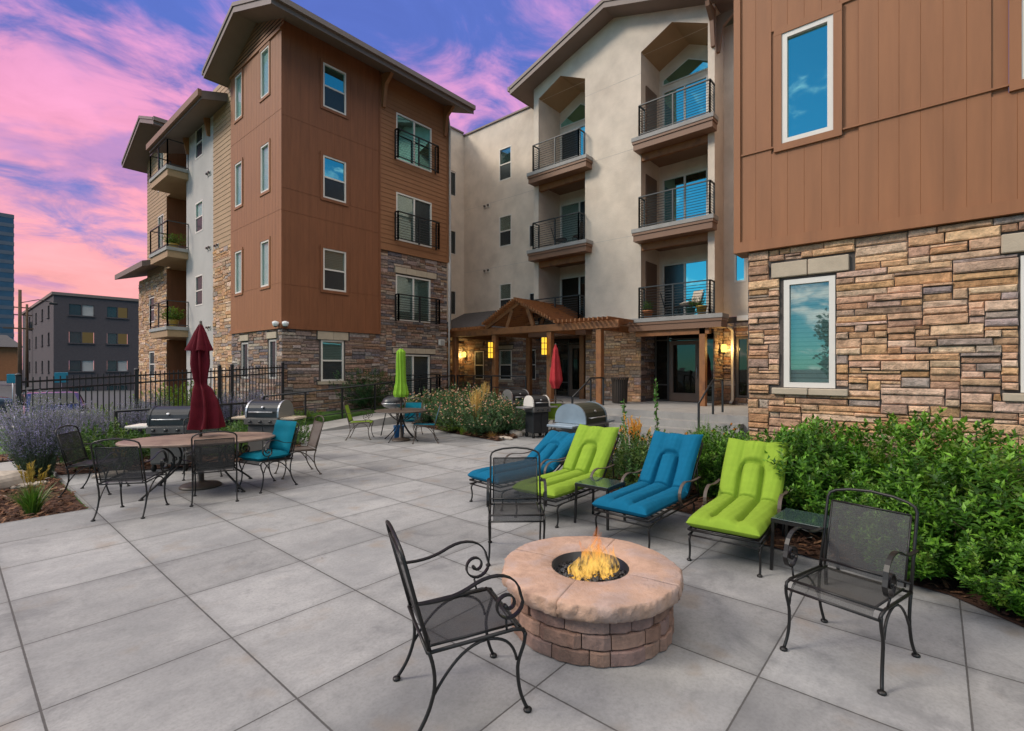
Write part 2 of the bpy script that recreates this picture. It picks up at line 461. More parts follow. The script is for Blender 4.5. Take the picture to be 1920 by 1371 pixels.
# ---------------------------------------------------------------- geometry helpers
class MB:
    """collects geometry for ONE mesh object"""
    def __init__(s):
        s.v, s.f, s.m, s.c, s.sm = [], [], [], [], []
        s.mi, s.cc, s.smooth = 0, (1, 1, 1), False

    def face(s, idx):
        s.f.append(idx)
        s.m.append(s.mi)
        s.c.append(s.cc)
        s.sm.append(s.smooth)

    def poly(s, pts):
        b = len(s.v)
        s.v += [tuple(p) for p in pts]
        s.face(list(range(b, b + len(pts))))

    def hexa(s, p):
        """8 corners: bottom ring 0-3 (ccw from above), top ring 4-7"""
        b = len(s.v)
        s.v += [tuple(q) for q in p]
        for q in ((3, 2, 1, 0), (4, 5, 6, 7), (0, 1, 5, 4), (1, 2, 6, 5), (2, 3, 7, 6), (3, 0, 4, 7)):
            s.face([b + i for i in q])

    def box(s, x0, x1, y0, y1, z0, z1):
        s.hexa([(x0, y0, z0), (x1, y0, z0), (x1, y1, z0), (x0, y1, z0), (x0, y0, z1), (x1, y0, z1), (x1, y1, z1), (x0, y1, z1)])

    def bbox(s, x0, x1, y0, y1, z0, z1, b=0.01):
        """box with bevelled (chamfered) vertical and top edges"""
        ring = lambda d, z: [(x0 + d + (b if i in (0, 7) else 0), 0, 0) for i in range(0)]
        def rg(d, z):
            return [(x0 + b, y0 + d, z), (x1 - b, y0 + d, z), (x1 - d, y0 + b, z), (x1 - d, y1 - b, z),
                    (x1 - b, y1 - d, z), (x0 + b, y1 - d, z), (x0 + d, y1 - b, z), (x0 + d, y0 + b, z)]
        s.loft([rg(b * 0.8, z0), rg(0, z0 + b), rg(0, z1 - b), rg(b * 0.8, z1)])

    def loft(s, rings, cap=True, closed=True):
        b = len(s.v)
        n = len(rings[0])
        for r in rings:
            s.v += [tuple(p) for p in r]
        for i in range(len(rings) - 1):
            for j in range(n if closed else n - 1):
                k = (j + 1) % n
                s.face([b + i * n + j, b + i * n + k, b + (i + 1) * n + k, b + (i + 1) * n + j])
        if cap and closed:
            s.face([b + j for j in reversed(range(n))])
            s.face([b + (len(rings) - 1) * n + j for j in range(n)])

    def tube(s, pts, r, n=7, cap=True):
        """r: number or list of radii along the path"""
        P = [Vector(p) for p in pts]
        rs = r if isinstance(r, (list, tuple)) else [r] * len(P)
        rings, up = [], None
        for i, p in enumerate(P):
            d = (P[min(i + 1, len(P) - 1)] - P[max(i - 1, 0)])
            if d.length < 1e-9:
                d = Vector((0, 0, 1))
            d.normalize()
            if up is None:
                up = Vector((0, 0, 1)) if abs(d.z) < 0.9 else Vector((1, 0, 0))
            a = d.cross(up)
            if a.length < 1e-6:
                a = d.orthogonal()
            a.normalize()
            up = a.cross(d)
            rings.append([p + (a * math.cos(2 * math.pi * k / n) + up * math.sin(2 * math.pi * k / n)) * rs[i] for k in range(n)])
        sm = s.smooth
        s.smooth = True
        s.loft(rings, cap)
        s.smooth = sm

    def bar(s, a, b, w, h):
        """rectangular bar from a to b; w across (horizontal), h in the other direction"""
        a, b = Vector(a), Vector(b)
        d = (b - a).normalized()
        up = Vector((0, 0, 1)) if abs(d.z) < 0.95 else Vector((1, 0, 0))
        x = d.cross(up).normalized()
        y = x.cross(d)
        r = lambda p: [p - x * w / 2 - y * h / 2, p + x * w / 2 - y * h / 2, p + x * w / 2 + y * h / 2, p - x * w / 2 + y * h / 2]
        s.loft([r(a), r(b)])

    def lathe(s, prof, cx=0, cy=0, n=24, cap=True):
        sm = s.smooth
        s.smooth = True
        s.loft([[(cx + r * math.cos(2 * math.pi * k / n), cy + r * math.sin(2 * math.pi * k / n), z) for k in range(n)] for r, z in prof], cap)
        s.smooth = sm

    def build(s, name, mats, parent=None, loc=None, vcol=False):
        me = bpy.data.meshes.new(name)
        off = Vector((0, 0, 0))
        if parent is not None and loc is None and parent.get('world_coords'):
            off = parent.location
        vs = [(a - off.x, b - off.y, c - off.z) for a, b, c in s.v] if off.length else s.v
        me.from_pydata(vs, [], s.f)
        if not isinstance(mats, (list, tuple)):
            mats = [mats]
        for mm in mats:
            me.materials.append(MT[mm] if isinstance(mm, str) else mm)
        if len(mats) > 1:
            me.polygons.foreach_set('material_index', s.m)
        me.polygons.foreach_set('use_smooth', s.sm)
        if vcol:
            ca = me.color_attributes.new('Col', 'FLOAT_COLOR', 'CORNER')
            data = []
            for f, c in zip(s.f, s.c):
                data += [c[0], c[1], c[2], 1.0] * len(f)
            ca.data.foreach_set('color', data)
        me.update()
        o = bpy.data.objects.new(name, me)
        C.objects.link(o)
        if parent is not None:
            o.parent = parent
        if loc is not None:
            o.location = loc
        return o


def thing(name, label, cat, loc=(0, 0, 0), rz=0.0, group=None, world=False):
    o = bpy.data.objects.new(name, None)
    C.objects.link(o)
    o.empty_display_size = 0.1
    o.location = loc
    o.rotation_euler = (0, 0, rz)
    o['label'] = label
    o['category'] = cat
    if group:
        o['group'] = group
    if world:
        o['world_coords'] = True       # its parts are given in world coordinates
    return o


def tag(o, label, cat, group=None):
    o['label'] = label
    o['category'] = cat
    if group:
        o['group'] = group
    return o


def kind(o, k):
    o['kind'] = k
    return o


def dup(root, loc, rz, label, group=None, scale=None):
    r = root.copy()
    C.objects.link(r)
    r.location = loc
    r.rotation_euler = (0, 0, rz)
    r['label'] = label
    if group:
        r['group'] = group
    if scale:
        r.scale = scale
    for ch in list(root.children):
        c = ch.copy()
        C.objects.link(c)
        c.parent = r
        for g in list(ch.children):
            d = g.copy()
            C.objects.link(d)
            d.parent = c
    return r


class Plane:
    """a vertical wall plane: 'x' faces -X (u runs along Y), 'y' faces -Y (u runs along X); w is the distance out of the wall"""
    def __init__(s, axis, pos):
        s.a, s.p = axis, pos

    def pt(s, u, w, z):
        return (s.p - w, u, z) if s.a == 'x' else (u, s.p - w, z)

    def box(s, mb, u0, u1, w0, w1, z0, z1):
        if s.a == 'x':
            mb.box(s.p - w1, s.p - w0, u0, u1, z0, z1)
        else:
            mb.box(u0, u1, s.p - w1, s.p - w0, z0, z1)

    def quad(s, mb, u0, u1, z0, z1, w):
        mb.poly([s.pt(u0, w, z0), s.pt(u1, w, z0), s.pt(u1, w, z1), s.pt(u0, w, z1)])


def cuts(a, b, spans):
    """parts of [a,b] outside the spans"""
    out, x = [], a
    for s0, s1 in sorted(spans):
        if s1 <= x or s0 >= b:
            continue
        if s0 > x:
            out.append((x, s0))
        x = max(x, s1)
    if x < b:
        out.append((x, b))
    return out


def wall_grid(mb, pl, u0, u1, z0, z1, holes=(), depth=0.10, w=0.0):
    """flat wall with rectangular openings and their reveals"""
    hs = [h for h in holes if h[0] < u1 and h[1] > u0 and h[2] < z1 and h[3] > z0]
    us = sorted({u0, u1} | {min(max(x, u0), u1) for h in hs for x in h[:2]})
    zs = sorted({z0, z1} | {min(max(x, z0), z1) for h in hs for x in h[2:4]})
    for i in range(len(us) - 1):
        for j in range(len(zs) - 1):
            cu, cz = (us[i] + us[i + 1]) / 2, (zs[j] + zs[j + 1]) / 2
            if any(h[0] < cu < h[1] and h[2] < cz < h[3] for h in hs):
                continue
            pl.quad(mb, us[i], us[i + 1], zs[j], zs[j + 1], w)
    for a, b, c, d in hs:
        for (p, q) in (((a, c), (a, d)), ((a, d), (b, d)), ((b, d), (b, c)), ((b, c), (a, c))):
            mb.poly([pl.pt(p[0], w, p[1]), pl.pt(q[0], w, q[1]), pl.pt(q[0], w - depth, q[1]), pl.pt(p[0], w - depth, p[1])])


def lap(mb, pl, u0, u1, z0, z1, step, holes=(), proud=0.016):
    """horizontal lap boards"""
    n = max(1, round((z1 - z0) / step))
    st = (z1 - z0) / n
    for i in range(n):
        a, b = z0 + i * st, z0 + (i + 1) * st
        spans = [(h[0], h[1]) for h in holes if h[2] < b - 0.01 and h[3] > a + 0.01]
        for p, q in cuts(u0, u1, spans):
            mb.poly([pl.pt(p, proud, a), pl.pt(q, proud, a), pl.pt(q, 0.003, b), pl.pt(p, 0.003, b)])
            mb.poly([pl.pt(p, 0.0, a), pl.pt(q, 0.0, a), pl.pt(q, proud, a), pl.pt(p, proud, a)])


def planks(mb, pl, u0, u1, z0, z1, step, holes=(), gap=0.008, depth=0.006):
    """vertical grooved panel boards"""
    n = max(1, round((u1 - u0) / step))
    st = (u1 - u0) / n
    for i in range(n):
        a, b = u0 + i * st, u0 + (i + 1) * st
        spans = [(h[2], h[3]) for h in holes if h[0] < b - 0.001 and h[1] > a + 0.001]
        g = gap / 2
        for p, q in cuts(z0, z1, spans):
            mb.poly([pl.pt(a + g, 0, p), pl.pt(b - g, 0, p), pl.pt(b - g, 0, q), pl.pt(a + g, 0, q)])
            mb.poly([pl.pt(a, -depth, p), pl.pt(a + g, 0, p), pl.pt(a + g, 0, q), pl.pt(a, -depth, q)])
            mb.poly([pl.pt(b - g, 0, p), pl.pt(b, -depth, p), pl.pt(b, -depth, q), pl.pt(b - g, 0, q)])


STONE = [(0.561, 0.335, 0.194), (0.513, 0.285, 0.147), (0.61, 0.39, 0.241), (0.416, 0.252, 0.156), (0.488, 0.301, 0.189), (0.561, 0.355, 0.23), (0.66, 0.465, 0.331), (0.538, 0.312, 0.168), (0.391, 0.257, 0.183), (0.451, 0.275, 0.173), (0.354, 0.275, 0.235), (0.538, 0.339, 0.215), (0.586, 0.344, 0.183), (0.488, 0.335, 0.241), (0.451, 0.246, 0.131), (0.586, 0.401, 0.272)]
STONE_SHADED = [(0.299, 0.19, 0.138), (0.241, 0.151, 0.11), (0.345, 0.241, 0.187), (0.196, 0.14, 0.121), (0.265, 0.196, 0.165), (0.356, 0.274, 0.226), (0.19, 0.162, 0.165), (0.31, 0.196, 0.132), (0.391, 0.319, 0.27), (0.23, 0.129, 0.088), (0.149, 0.129, 0.132), (0.287, 0.213, 0.182)]  # same ledge stone, darkened so the walls' shade sits in the colours


def stones(mb, pl, u0, u1, z0, z1, holes=(), cu=0.075, cz=0.048, seed=1, pal=STONE, proud=(0.012, 0.04), maxlen=9, base_w=0.0):
    """irregular ledge stone packed on a fine grid; every stone a chamfered block with its own colour"""
    rr = random.Random(seed)
    nu, nz = max(1, int(round((u1 - u0) / cu))), max(1, int(round((z1 - z0) / cz)))
    du, dz = (u1 - u0) / nu, (z1 - z0) / nz
    occ = [[False] * nu for _ in range(nz)]
    for j in range(nz):
        for i in range(nu):
            x, z = u0 + (i + .5) * du, z0 + (j + .5) * dz
            if any(h[0] - du * .4 < x < h[1] + du * .4 and h[2] - dz * .4 < z < h[3] + dz * .4 for h in holes):
                occ[j][i] = True
    for j in range(nz):
        i = 0
        while i < nu:
            if occ[j][i]:
                i += 1
                continue
            k = rr.choice((1, 2, 2, 2, 2, 2, 3))
            L = rr.randint(2, maxlen) if k > 1 else rr.randint(3, maxlen)
            if k == 3:
                L = min(L, rr.randint(2, maxlen))
            L = min(L, nu - i)
            l = 0
            while l < L and not occ[j][i + l]:
                l += 1
            L = l
            if i + L < nu and not occ[j][i + L] and (i + L + 1 >= nu or occ[j][i + L + 1]):
                L += 1
            kk = 1
            while kk < k and j + kk < nz and not any(occ[j + kk][i + q] for q in range(L)):
                kk += 1
            if j + kk == nz - 1 and kk < 3 and not any(occ[j + kk][i + q] for q in range(L)):
                kk += 1
            for a in range(kk):
                for q in range(L):
                    occ[j + a][i + q] = True
            g = rr.uniform(0.003, 0.006)
            a0, a1, b0, b1 = u0 + i * du + g, u0 + (i + L) * du - g, z0 + j * dz + g, z0 + (j + kk) * dz - g
            w = base_w + rr.uniform(*proud)
            jt = lambda s_: rr.uniform(-s_, s_)
            out = [(a0 + jt(.004), b0 + jt(.003)), (a1 + jt(.004), b0 + jt(.003)), (a1 + jt(.004), b1 + jt(.003)), (a0 + jt(.004), b1 + jt(.003))]
            c = pal[int(rr.random() * len(pal)) % len(pal)]
            s_ = rr.uniform(0.80, 1.12)
            mb.cc = (c[0] * s_, c[1] * s_ * rr.uniform(.96, 1.04), c[2] * s_ * rr.uniform(.92, 1.08))
            b = len(mb.v)
            ins = min(0.014, (a1 - a0) * .2, (b1 - b0) * .28)
            ctr = ((a0 + a1) / 2, (b0 + b1) / 2)
            nseg = max(1, min(4, int((a1 - a0) / 0.13)))
            # outer ring at the joint, ring at the shoulder, broken front face in a few facets
            for (x, z) in out:
                mb.v.append(pl.pt(x, base_w - 0.012, z))
            for (x, z) in out:
                mb.v.append(pl.pt(x, w - ins * .8, z))
            for p in range(4):
                q = (p + 1) % 4
                mb.face([b + p, b + q, b + 4 + q, b + 4 + p])
            top, bot = [], []
            xs = [a0 + ins + (a1 - a0 - 2 * ins) * t / nseg for t in range(nseg + 1)]
            fb = len(mb.v)
            for x in xs:
                mb.v.append(pl.pt(x, w + jt(.006), b0 + ins + jt(.003)))
                mb.v.append(pl.pt(x, w + jt(.006), b1 - ins + jt(.003)))
            for t in range(nseg):
                mb.face([fb + 2 * t, fb + 2 * t + 2, fb + 2 * t + 3, fb + 2 * t + 1])
            lo = [fb + 2 * t for t in range(nseg + 1)]
            hi = [fb + 2 * t + 1 for t in range(nseg + 1)]
            mb.face([b + 4, b + 5] + list(reversed(lo)))
            mb.face([b + 5, b + 6, hi[-1], lo[-1]])
            mb.face([b + 6, b + 7] + hi)
            mb.face([b + 7, b + 4, lo[0], hi[0]])
            i += L


def window(parent, pl, u0, u1, z0, z1, style='hung', depth=0.085, fw=0.055, frame='white_frame', top='pane_sky', low='screen', blind=True, name='window', casing=None, label=None):
    """frame + panes (+ blind) set into an opening; a part of its building with sub-parts"""
    mb = MB()
    w0, w1 = -depth, 0.012
    pl.box(mb, u0, u1, w0, w1, z1 - fw, z1)
    pl.box(mb, u0, u1, w0, w1, z0, z0 + fw)
    pl.box(mb, u0, u0 + fw, w0, w1, z0 + fw, z1 - fw)
    pl.box(mb, u1 - fw, u1, w0, w1, z0 + fw, z1 - fw)
    zm, um = (z0 + z1) / 2, (u0 + u1) / 2
    if style == 'hung':
        pl.box(mb, u0 + fw, u1 - fw, w0, w1 - 0.012, zm - 0.025, zm + 0.025)
    elif style == 'slider':
        pl.box(mb, um - 0.035, um + 0.035, w0, w1 - 0.012, z0 + fw, z1 - fw)
    if casing:
        cw, cm = casing
        mb.mi = 1
        pl.box(mb, u0 - cw, u1 + cw, -0.002, 0.026, z1, z1 + cw)
        pl.box(mb, u0 - cw, u1 + cw, -0.002, 0.030, z0 - cw, z0)
        pl.box(mb, u0 - cw, u0, -0.002, 0.024, z0, z1)
        pl.box(mb, u1, u1 + cw, -0.002, 0.024, z0, z1)
    f = mb.build(name, [frame, casing[1]] if casing else [frame], parent)
    if label:
        f['label'] = label
    a, b, c, d = u0 + fw - .004, u1 - fw + .004, z0 + fw - .004, z1 - fw + .004
    off = parent.location if parent.get('world_coords') else Vector((0, 0, 0))

    def sub(nm, mat, q, w):
        m2 = MB()
        pl.box(m2, q[0], q[1], w - 0.006, w, q[2], q[3])
        o = m2.build(nm, mat)
        o.parent = f
        o.location = -off
        return o
    if style == 'hung':
        sub('pane', top, (a, b, zm, d), -0.030)
        sub('pane', low, (a, b, c, zm), -0.020)
    elif style == 'slider':
        sub('pane', top, (a, um, c, d), -0.030)
        sub('pane', low, (um, b, c, d), -0.036)
    else:
        sub('pane', top, (a, b, c, d), -0.030)
    if blind:
        sub('blind', 'white_paint' if blind == 'shade' else 'blind', (a, b, zm if blind is True else c, d), -0.062)  # 'shade' adds a white sheet that paints in mirrored sky
    sub('dark_room_sheet', 'dark_frame', (a, b, c, d), -0.078)  # dark sheet painting the unlit room behind the glass
    return f
# ---------------------------------------------------------------- ground and paving
def sheet(name, pts, z, mat, k='structure'):
    mb = MB()
    mb.poly([(x, y, z) for x, y in pts])
    o = mb.build(name, mat)
    return kind(o, k)


sheet('ground', [(-900, -900), (900, -900), (900, 900), (-900, 900)], -0.62, 'asphalt')
# raised lot under the courtyard
mb = MB()
mb.box(-26, 34, -30, 21.0, -0.6, -0.06)
kind(mb.build('lawn', 'lawn'), 'structure')
mb = MB()
mb.box(-30, 34, 21.0, 22.4, -0.6, -0.10)
kind(mb.build('pavement', 'kerb'), 'structure')
mb = MB()
mb.poly([(x, y, 0.0) for x, y in [(-12, -12), (14, -12), (14, 14.2), (1.22, 14.2), (1.22, 7.93), (-12, 7.93)]])
kind(mb.build('patio', 'patio'), 'structure')
mb = MB()
for a, b in (((1.22, 14.2), (1.22, 7.93)), ((1.22, 7.93), (-12, 7.93))):
    mb.poly([(*a, 0.0), (*b, 0.0), (*b, -0.2), (*a, -0.2)])
kind(mb.build('patio_edge', 'kerb'), 'structure')
# strip of walk behind the left bed
mb = MB()
mb.poly([(-12, 11.25, -0.01), (1.2, 11.25, -0.01), (1.2, 13.1, -0.01), (-12, 13.1, -0.01)])
kind(mb.build('path', 'kerb'), 'structure')


def inside(p, poly):
    x, y = p
    r = False
    for i in range(len(poly)):
        (x0, y0), (x1, y1) = poly[i], poly[i - 1]
        if (y0 > y) != (y1 > y) and x < (x1 - x0) * (y - y0) / (y1 - y0) + x0:
            r = not r
    return r


MULCH_C = [(.13, .055, .026), (.09, .036, .018), (.17, .078, .036), (.06, .028, .016), (.20, .105, .055), (.11, .05, .03)]


def mulch_bed(name, poly, n, z=0.012, hump=0.03, seed=3, size=1.0):
    rr = random.Random(seed)
    mb = MB()
    mb.cc = (.07, .032, .018)
    mb.poly([(x, y, z) for x, y in poly])
    xs, ys = [p[0] for p in poly], [p[1] for p in poly]
    k = 0
    while k < n:
        x, y = rr.uniform(min(xs), max(xs)), rr.uniform(min(ys), max(ys))
        if not inside((x, y), poly):
            continue
        k += 1
        mb.cc = rr.choice(MULCH_C) if rr.random() > .02 else (.42, .35, .28)
        L, w = rr.uniform(.018, .05) * size, rr.uniform(.007, .016) * size
        a, t = rr.uniform(0, 6.28), rr.uniform(-.5, .5)
        zz_ = z + rr.uniform(.004, hump)
        ca, sa = math.cos(a), math.sin(a)
        p = lambda u, v, h: (x + ca * u - sa * v, y + sa * u + ca * v, zz_ + h)
        mb.poly([p(-L, -w, -t * L), p(L, -w, t * L), p(L * .9, w, t * L + w * .5), p(-L * .9, w, -t * L + w * .6)])
    return kind(mb.build(name, 'mulch', vcol=True), 'structure')


mulch_bed('planting_bed', [(-3.5, 7.9), (1.19, 7.96), (1.2, 10.6), (1.0, 11.2), (-3.5, 11.2)], 5200, -0.045, 0.05, 3)
mulch_bed('planting_bed', [(1.23, 10.75), (3.2, 9.65), (5.0, 10.2), (5.6, 11.6), (5.9, 12.7), (1.23, 14.15), (-3, 14.15), (-3, 13.1), (1.23, 13.1)], 3000, 0.012, 0.05, 4, 1.3)
mulch_bed('planting_bed', [(9.45, 12.15), (8.85, 9.8), (8.58, 7.85), (9.3, 7.86), (10.4, 8.7), (11.6, 10.2), (11.9, 12.5), (9.6, 12.5)], 3200, 0.012, 0.06, 5, 1.4)
mulch_bed('planting_bed', [(4.62, -0.55), (5.02, -0.07), (5.16, .75), (5.25, 1.3), (5.75, 1.9), (5.95, 3.2), (6.35, 3.9), (6.9, 4.2), (9.6, 4.4), (9.9, 2.2), (6.85, 2.2), (6.85, -5), (3.2, -5), (3.6, -2.2)], 6500, 0.012, 0.04, 6)

# terrace at the entrance with its flight of steps
mb = MB()
mb.box(12.9, 17.6, 2.0, 17.5, -0.1, 0.55)
kind(mb.build('terrace', 'kerb'), 'structure')
mb = MB()
mb.box(12.55, 12.9, 3.6, 8.05, -0.1, 0.366)
mb.box(12.2, 12.55, 3.6, 8.05, -0.1, 0.183)
kind(mb.build('steps', 'kerb'), 'structure')
mb = MB()
b0 = [(6.4, 12.75), (12.9, 12.75), (12.9, 14.0), (6.4, 14.0)]
mb.hexa([(x, y, -0.05) for x, y in b0] + [(6.4, 12.75, 0.012), (12.9, 12.75, 0.55), (12.9, 14.0, 0.55), (6.4, 14.0, 0.012)])
kind(mb.build('ramp', 'kerb'), 'structure')
# earth banked against the left wing
mb = MB()
mb.hexa([(1.3, 14.05, -.05), (13.3, 14.05, -.05), (13.3, 15.1, -.05), (1.3, 15.1, -.05), (1.3, 14.05, .02), (13.3, 14.05, .45), (13.3, 15.1, .5), (1.3, 15.1, .10)])
kind(mb.build('earth_bank', 'lawn'), 'structure')


def seam(mb, pl, u0, u1, z, h=0.014, w=0.006):
    pl.box(mb, u0, u1, -0.002, w, z - h / 2, z + h / 2)


def roof_gable(parent, x0, x1, yr, zr, y0, y1, slope, th=0.26, name='roof'):
    """gable roof with its ridge along X: shingles on top, taupe fascia, boarded soffit"""
    mb = MB()
    zt = lambda y: zr - slope * abs(y - yr)
    for ya, yb in ((y0, yr), (yr, y1)):
        mb.mi = 0
        mb.poly([(x0 + .03, ya, zt(ya) + th), (x1, ya, zt(ya) + th), (x1, yb, zt(yb) + th), (x0 + .03, yb, zt(yb) + th)])
        mb.mi = 1
        mb.poly([(x0, ya, zt(ya)), (x1, ya, zt(ya)), (x1, yb, zt(yb)), (x0, yb, zt(yb))])
        # rake board in two steps
        mb.mi = 2
        for d, o_, h0, h1 in ((0.0, 0.0, -0.02, th * .62), (-0.035, 0, th * .62, th + .02)):
            mb.hexa([(x0 + d, ya, zt(ya) + h0), (x0 + .04, ya, zt(ya) + h0), (x0 + .04, yb, zt(yb) + h0), (x0 + d, yb, zt(yb) + h0),
                     (x0 + d, ya, zt(ya) + h1), (x0 + .04, ya, zt(ya) + h1), (x0 + .04, yb, zt(yb) + h1), (x0 + d, yb, zt(yb) + h1)])
    mb.mi = 2
    for y, s in ((y0, -1), (y1, 1)):
        z = zt(y)
        mb.box(x0, x1, min(y, y + s * .03), max(y, y + s * .03), z - .02, z + th * .55)
        mb.mi = 3
        mb.box(x0 - .02, x1, min(y + s * .03, y + s * .14), max(y + s * .03, y + s * .14), z + th * .45, z + th + .02)   # gutter
        mb.mi = 2
    return mb.build(name, ['shingle', 'soffit', 'fascia', 'fascia'], parent)


def bracket(parent, p, out, h=0.75, mat='wood', name='roof_bracket', th=.1):
    """tapered timber bracket under an eave; out = (dx, dy) away from the wall"""
    x, y, z = p
    dx, dy = out
    sx, sy = -dy, dx
    n = math.hypot(dx, dy)
    sx, sy = sx / n * th / 2, sy / n * th / 2
    prof = [(0.0, 0.0), (1.0, 0.0), (.92, -.12), (.35, -.35), (.16, -1.0), (0.0, -1.0)]
    mb = MB()
    mb.loft([[(x + dx * u + s * sx, y + dy * u + s * sy, z + v * h) for u, v in prof] for s in (-1, 1)])
    return mb.build(name, mat, parent)


def railing(parent, path, z0, z1, bars=8, post=0.045, mat='teal_metal', every=1.3, name='railing', rail=.05):
    mb = MB()
    for (a, b) in zip(path[:-1], path[1:]):
        A, B = Vector((*a, 0)), Vector((*b, 0))
        L = (B - A).length
        k = max(1, round(L / every))
        for i in range(k + 1):
            q = A.lerp(B, i / k)
            mb.box(q.x - post / 2, q.x + post / 2, q.y - post / 2, q.y + post / 2, z0, z1)
        mb.bar((A.x, A.y, z1), (B.x, B.y, z1), rail, rail * .7)
        mb.bar((A.x, A.y, z0 + .07), (B.x, B.y, z0 + .07), .035, .03)
        for i in range(bars):
            z = z0 + .07 + (z1 - z0 - .1) * (i + 1) / (bars + 1)
            mb.tube([(A.x, A.y, z), (B.x, B.y, z)], 0.009, 4)
    return mb.build(name, mat, parent)


def vent_pair(parent, pl, u, z, name='wall_vent'):
    for k in (0, .22):
        mb = MB()
        pl.box(mb, u + k - .07, u + k + .07, 0, .03, z - .08, z + .08)
        mb.mi = 1
        pl.box(mb, u + k - .05, u + k + .05, .03, .09, z - .02, z + .05)
        mb.build(name, ['white_frame', 'dark_frame'], parent)


# ---------------------------------------------------------------- left wing of the apartments
LX, LY = 6.70, 15.0
lw = thing('apartment_wing', 'brown panelled four storey wing with deep eaves and dark stone base behind the fence', 'building', (6.7, 15.0, 0), world=True)
pyf, pxf = Plane('y', LY), Plane('x', LX)
WINS = [(8.03, 8.85, 10.19, 11.62), (8.03, 8.85, 7.25, 8.63), (8.03, 8.85, 4.27, 5.62)]
FR = [(10.87, 12.54, 9.40, 11.12), (10.87, 12.54, 6.44, 8.20), (10.89, 12.52, 3.50, 5.19), (10.89, 12.48, 0.55, 2.24)]
W1 = (7.99, 8.79, 1.31, 2.65)
mb = MB()
planks(mb, pyf, LX, 10.17, 3.02, 12.3, 0.30, WINS, .006, .004)
wall_grid(mb, pyf, LX, 10.17, 3.02, 12.3, WINS, .1, -.008)
for z in (9.44, 6.54, 7.23, 4.30):
    for a, b in cuts(LX, 10.17, [(h[0] - .08, h[1] + .08) for h in WINS if h[2] < z < h[3]]):
        seam(mb, pyf, a, b, z)
mb.box(LX - .02, 10.19, LY - .03, LY + .3, 2.94, 3.06)
mb.box(10.14, 10.20, LY - .028, LY + .1, 3.06, 12.2)
mb.build('panel_wall', 'siding_shaded', lw)
mb = MB()
lap(mb, pyf, 10.2, 13.38, 6.08, 12.3, 0.165, FR)
wall_grid(mb, pyf, 10.2, 13.38, 6.08, 12.3, FR, .1, -.004)
mb.box(13.34, 13.42, LY - .035, LY + .12, 6.0, 12.2)
mb.box(10.2, 13.42, LY - .03, LY + .02, 5.98, 6.08)
mb.build('lap_wall', 'siding_lap', lw)
mb = MB()
NW = [(17.98, 18.57), (15.84, 16.45)]
AW = [(a, b, z0, z1) for a, b in NW for z0, z1 in ((10.36, 11.88), (7.33, 8.84), (4.32, 5.78))]
planks(mb, pxf, LY, 19.0, 3.02, 12.05, 0.2, AW, .007, .005)
wall_grid(mb, pxf, LY, 19.0, 3.02, 12.05, AW, .1, -.008)
for z in (9.60, 6.56, 4.34):
    for a, b in cuts(LY, 19.0, [(h[0] - .08, h[1] + .08) for h in AW if h[2] - .05 < z < h[3] + .05]):
        seam(mb, pxf, a, b, z)
mb.box(LX - .03, LX + .3, LY - .02, 19.02, 2.94, 3.06)
mb.build('panel_wall', 'siding_lit', lw)
mb = MB()
for i in range(8):
    a, b = 12.05 + i * .12, 12.05 + (i + 1) * .12
    hw = min(2.0, max(0.05, (12.98 - a) / .36))
    mb.poly([(LX - .03, 16.8 - hw, a), (LX - .03, 16.8 + hw, a), (LX - .004, 16.8 + hw, b), (LX - .004, 16.8 - hw, b)])
mb.box(LX - .045, LX, LY, 19.0, 11.98, 12.06)
mb.build('gable_wall', 'siding_lit', lw)
# stone base: backing, then the stones
mb = MB()
holes = [W1, FR[3], FR[2]]
pys = Plane('y', LY + .05)
wall_grid(mb, pys, LX + .05, 10.2, 0, 3.0, holes, .14)
wall_grid(mb, pys, 10.2, 13.38, 0, 6.0, holes, .14)
pxs = Plane('x', LX + .05)
GW = [(15.43, 15.95, 1.40, 2.62), (17.57, 18.11, 1.38, 2.60)]
wall_grid(mb, pxs, LY + .05, 19.0, 0, 3.0, GW, .14)
mb.build('wall', 'mortar', lw)
grow = lambda h, d, e=0.0: (h[0] - d, h[1] + d, h[2] - d - e, h[3] + d + e)
mb = MB()
lint = [(7.86, 8.94, 2.66, 2.93), (10.84, 12.80, 5.24, 5.47), (10.75, 12.75, 2.28, 2.48), (7.86, 8.94, 1.20, 1.31)]
stones(mb, pys, LX + .03, 10.2, 0, 2.94, holes + lint, .085, .05, 21, STONE_SHADED)
stones(mb, pys, 10.2, 13.38, 0, 5.98, holes + lint, .085, .05, 22, STONE_SHADED)
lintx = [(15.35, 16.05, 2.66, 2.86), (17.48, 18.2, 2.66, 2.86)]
stones(mb, pxs, LY + .03, 19.0, 0, 2.94, GW + lintx, .09, .05, 23, STONE_SHADED)
mb.build('stone_facing', 'stone', lw, vcol=True)
for L in lint + lintx:
    mb = MB()
    pl = pxs if L in lintx else pys
    k = max(1, round((L[1] - L[0]) / .55))
    for i in range(k):
        a = L[0] + (L[1] - L[0]) * i / k
        pl.box(mb, a + .004, a + (L[1] - L[0]) / k - .004, 0.0, .055, L[2] + .004, L[3] - .004)
    mb.build('lintel' if L[2] > 2 else 'sill', 'cast_stone', lw)
for h in WINS:
    window(lw, pyf, *h, casing=(.09, 'siding_shaded'), top='pane_sky' if h[2] > 6 else 'pane')
window(lw, pys, *W1, top='pane')
for i, h in enumerate(FR):
    window(lw, pyf if i < 2 else pys, *h, style='slider', top=('pane_sky', 'pane', 'pane', 'pane')[i], low=('pane_sky', 'screen', 'pane', 'screen')[i], blind='full')
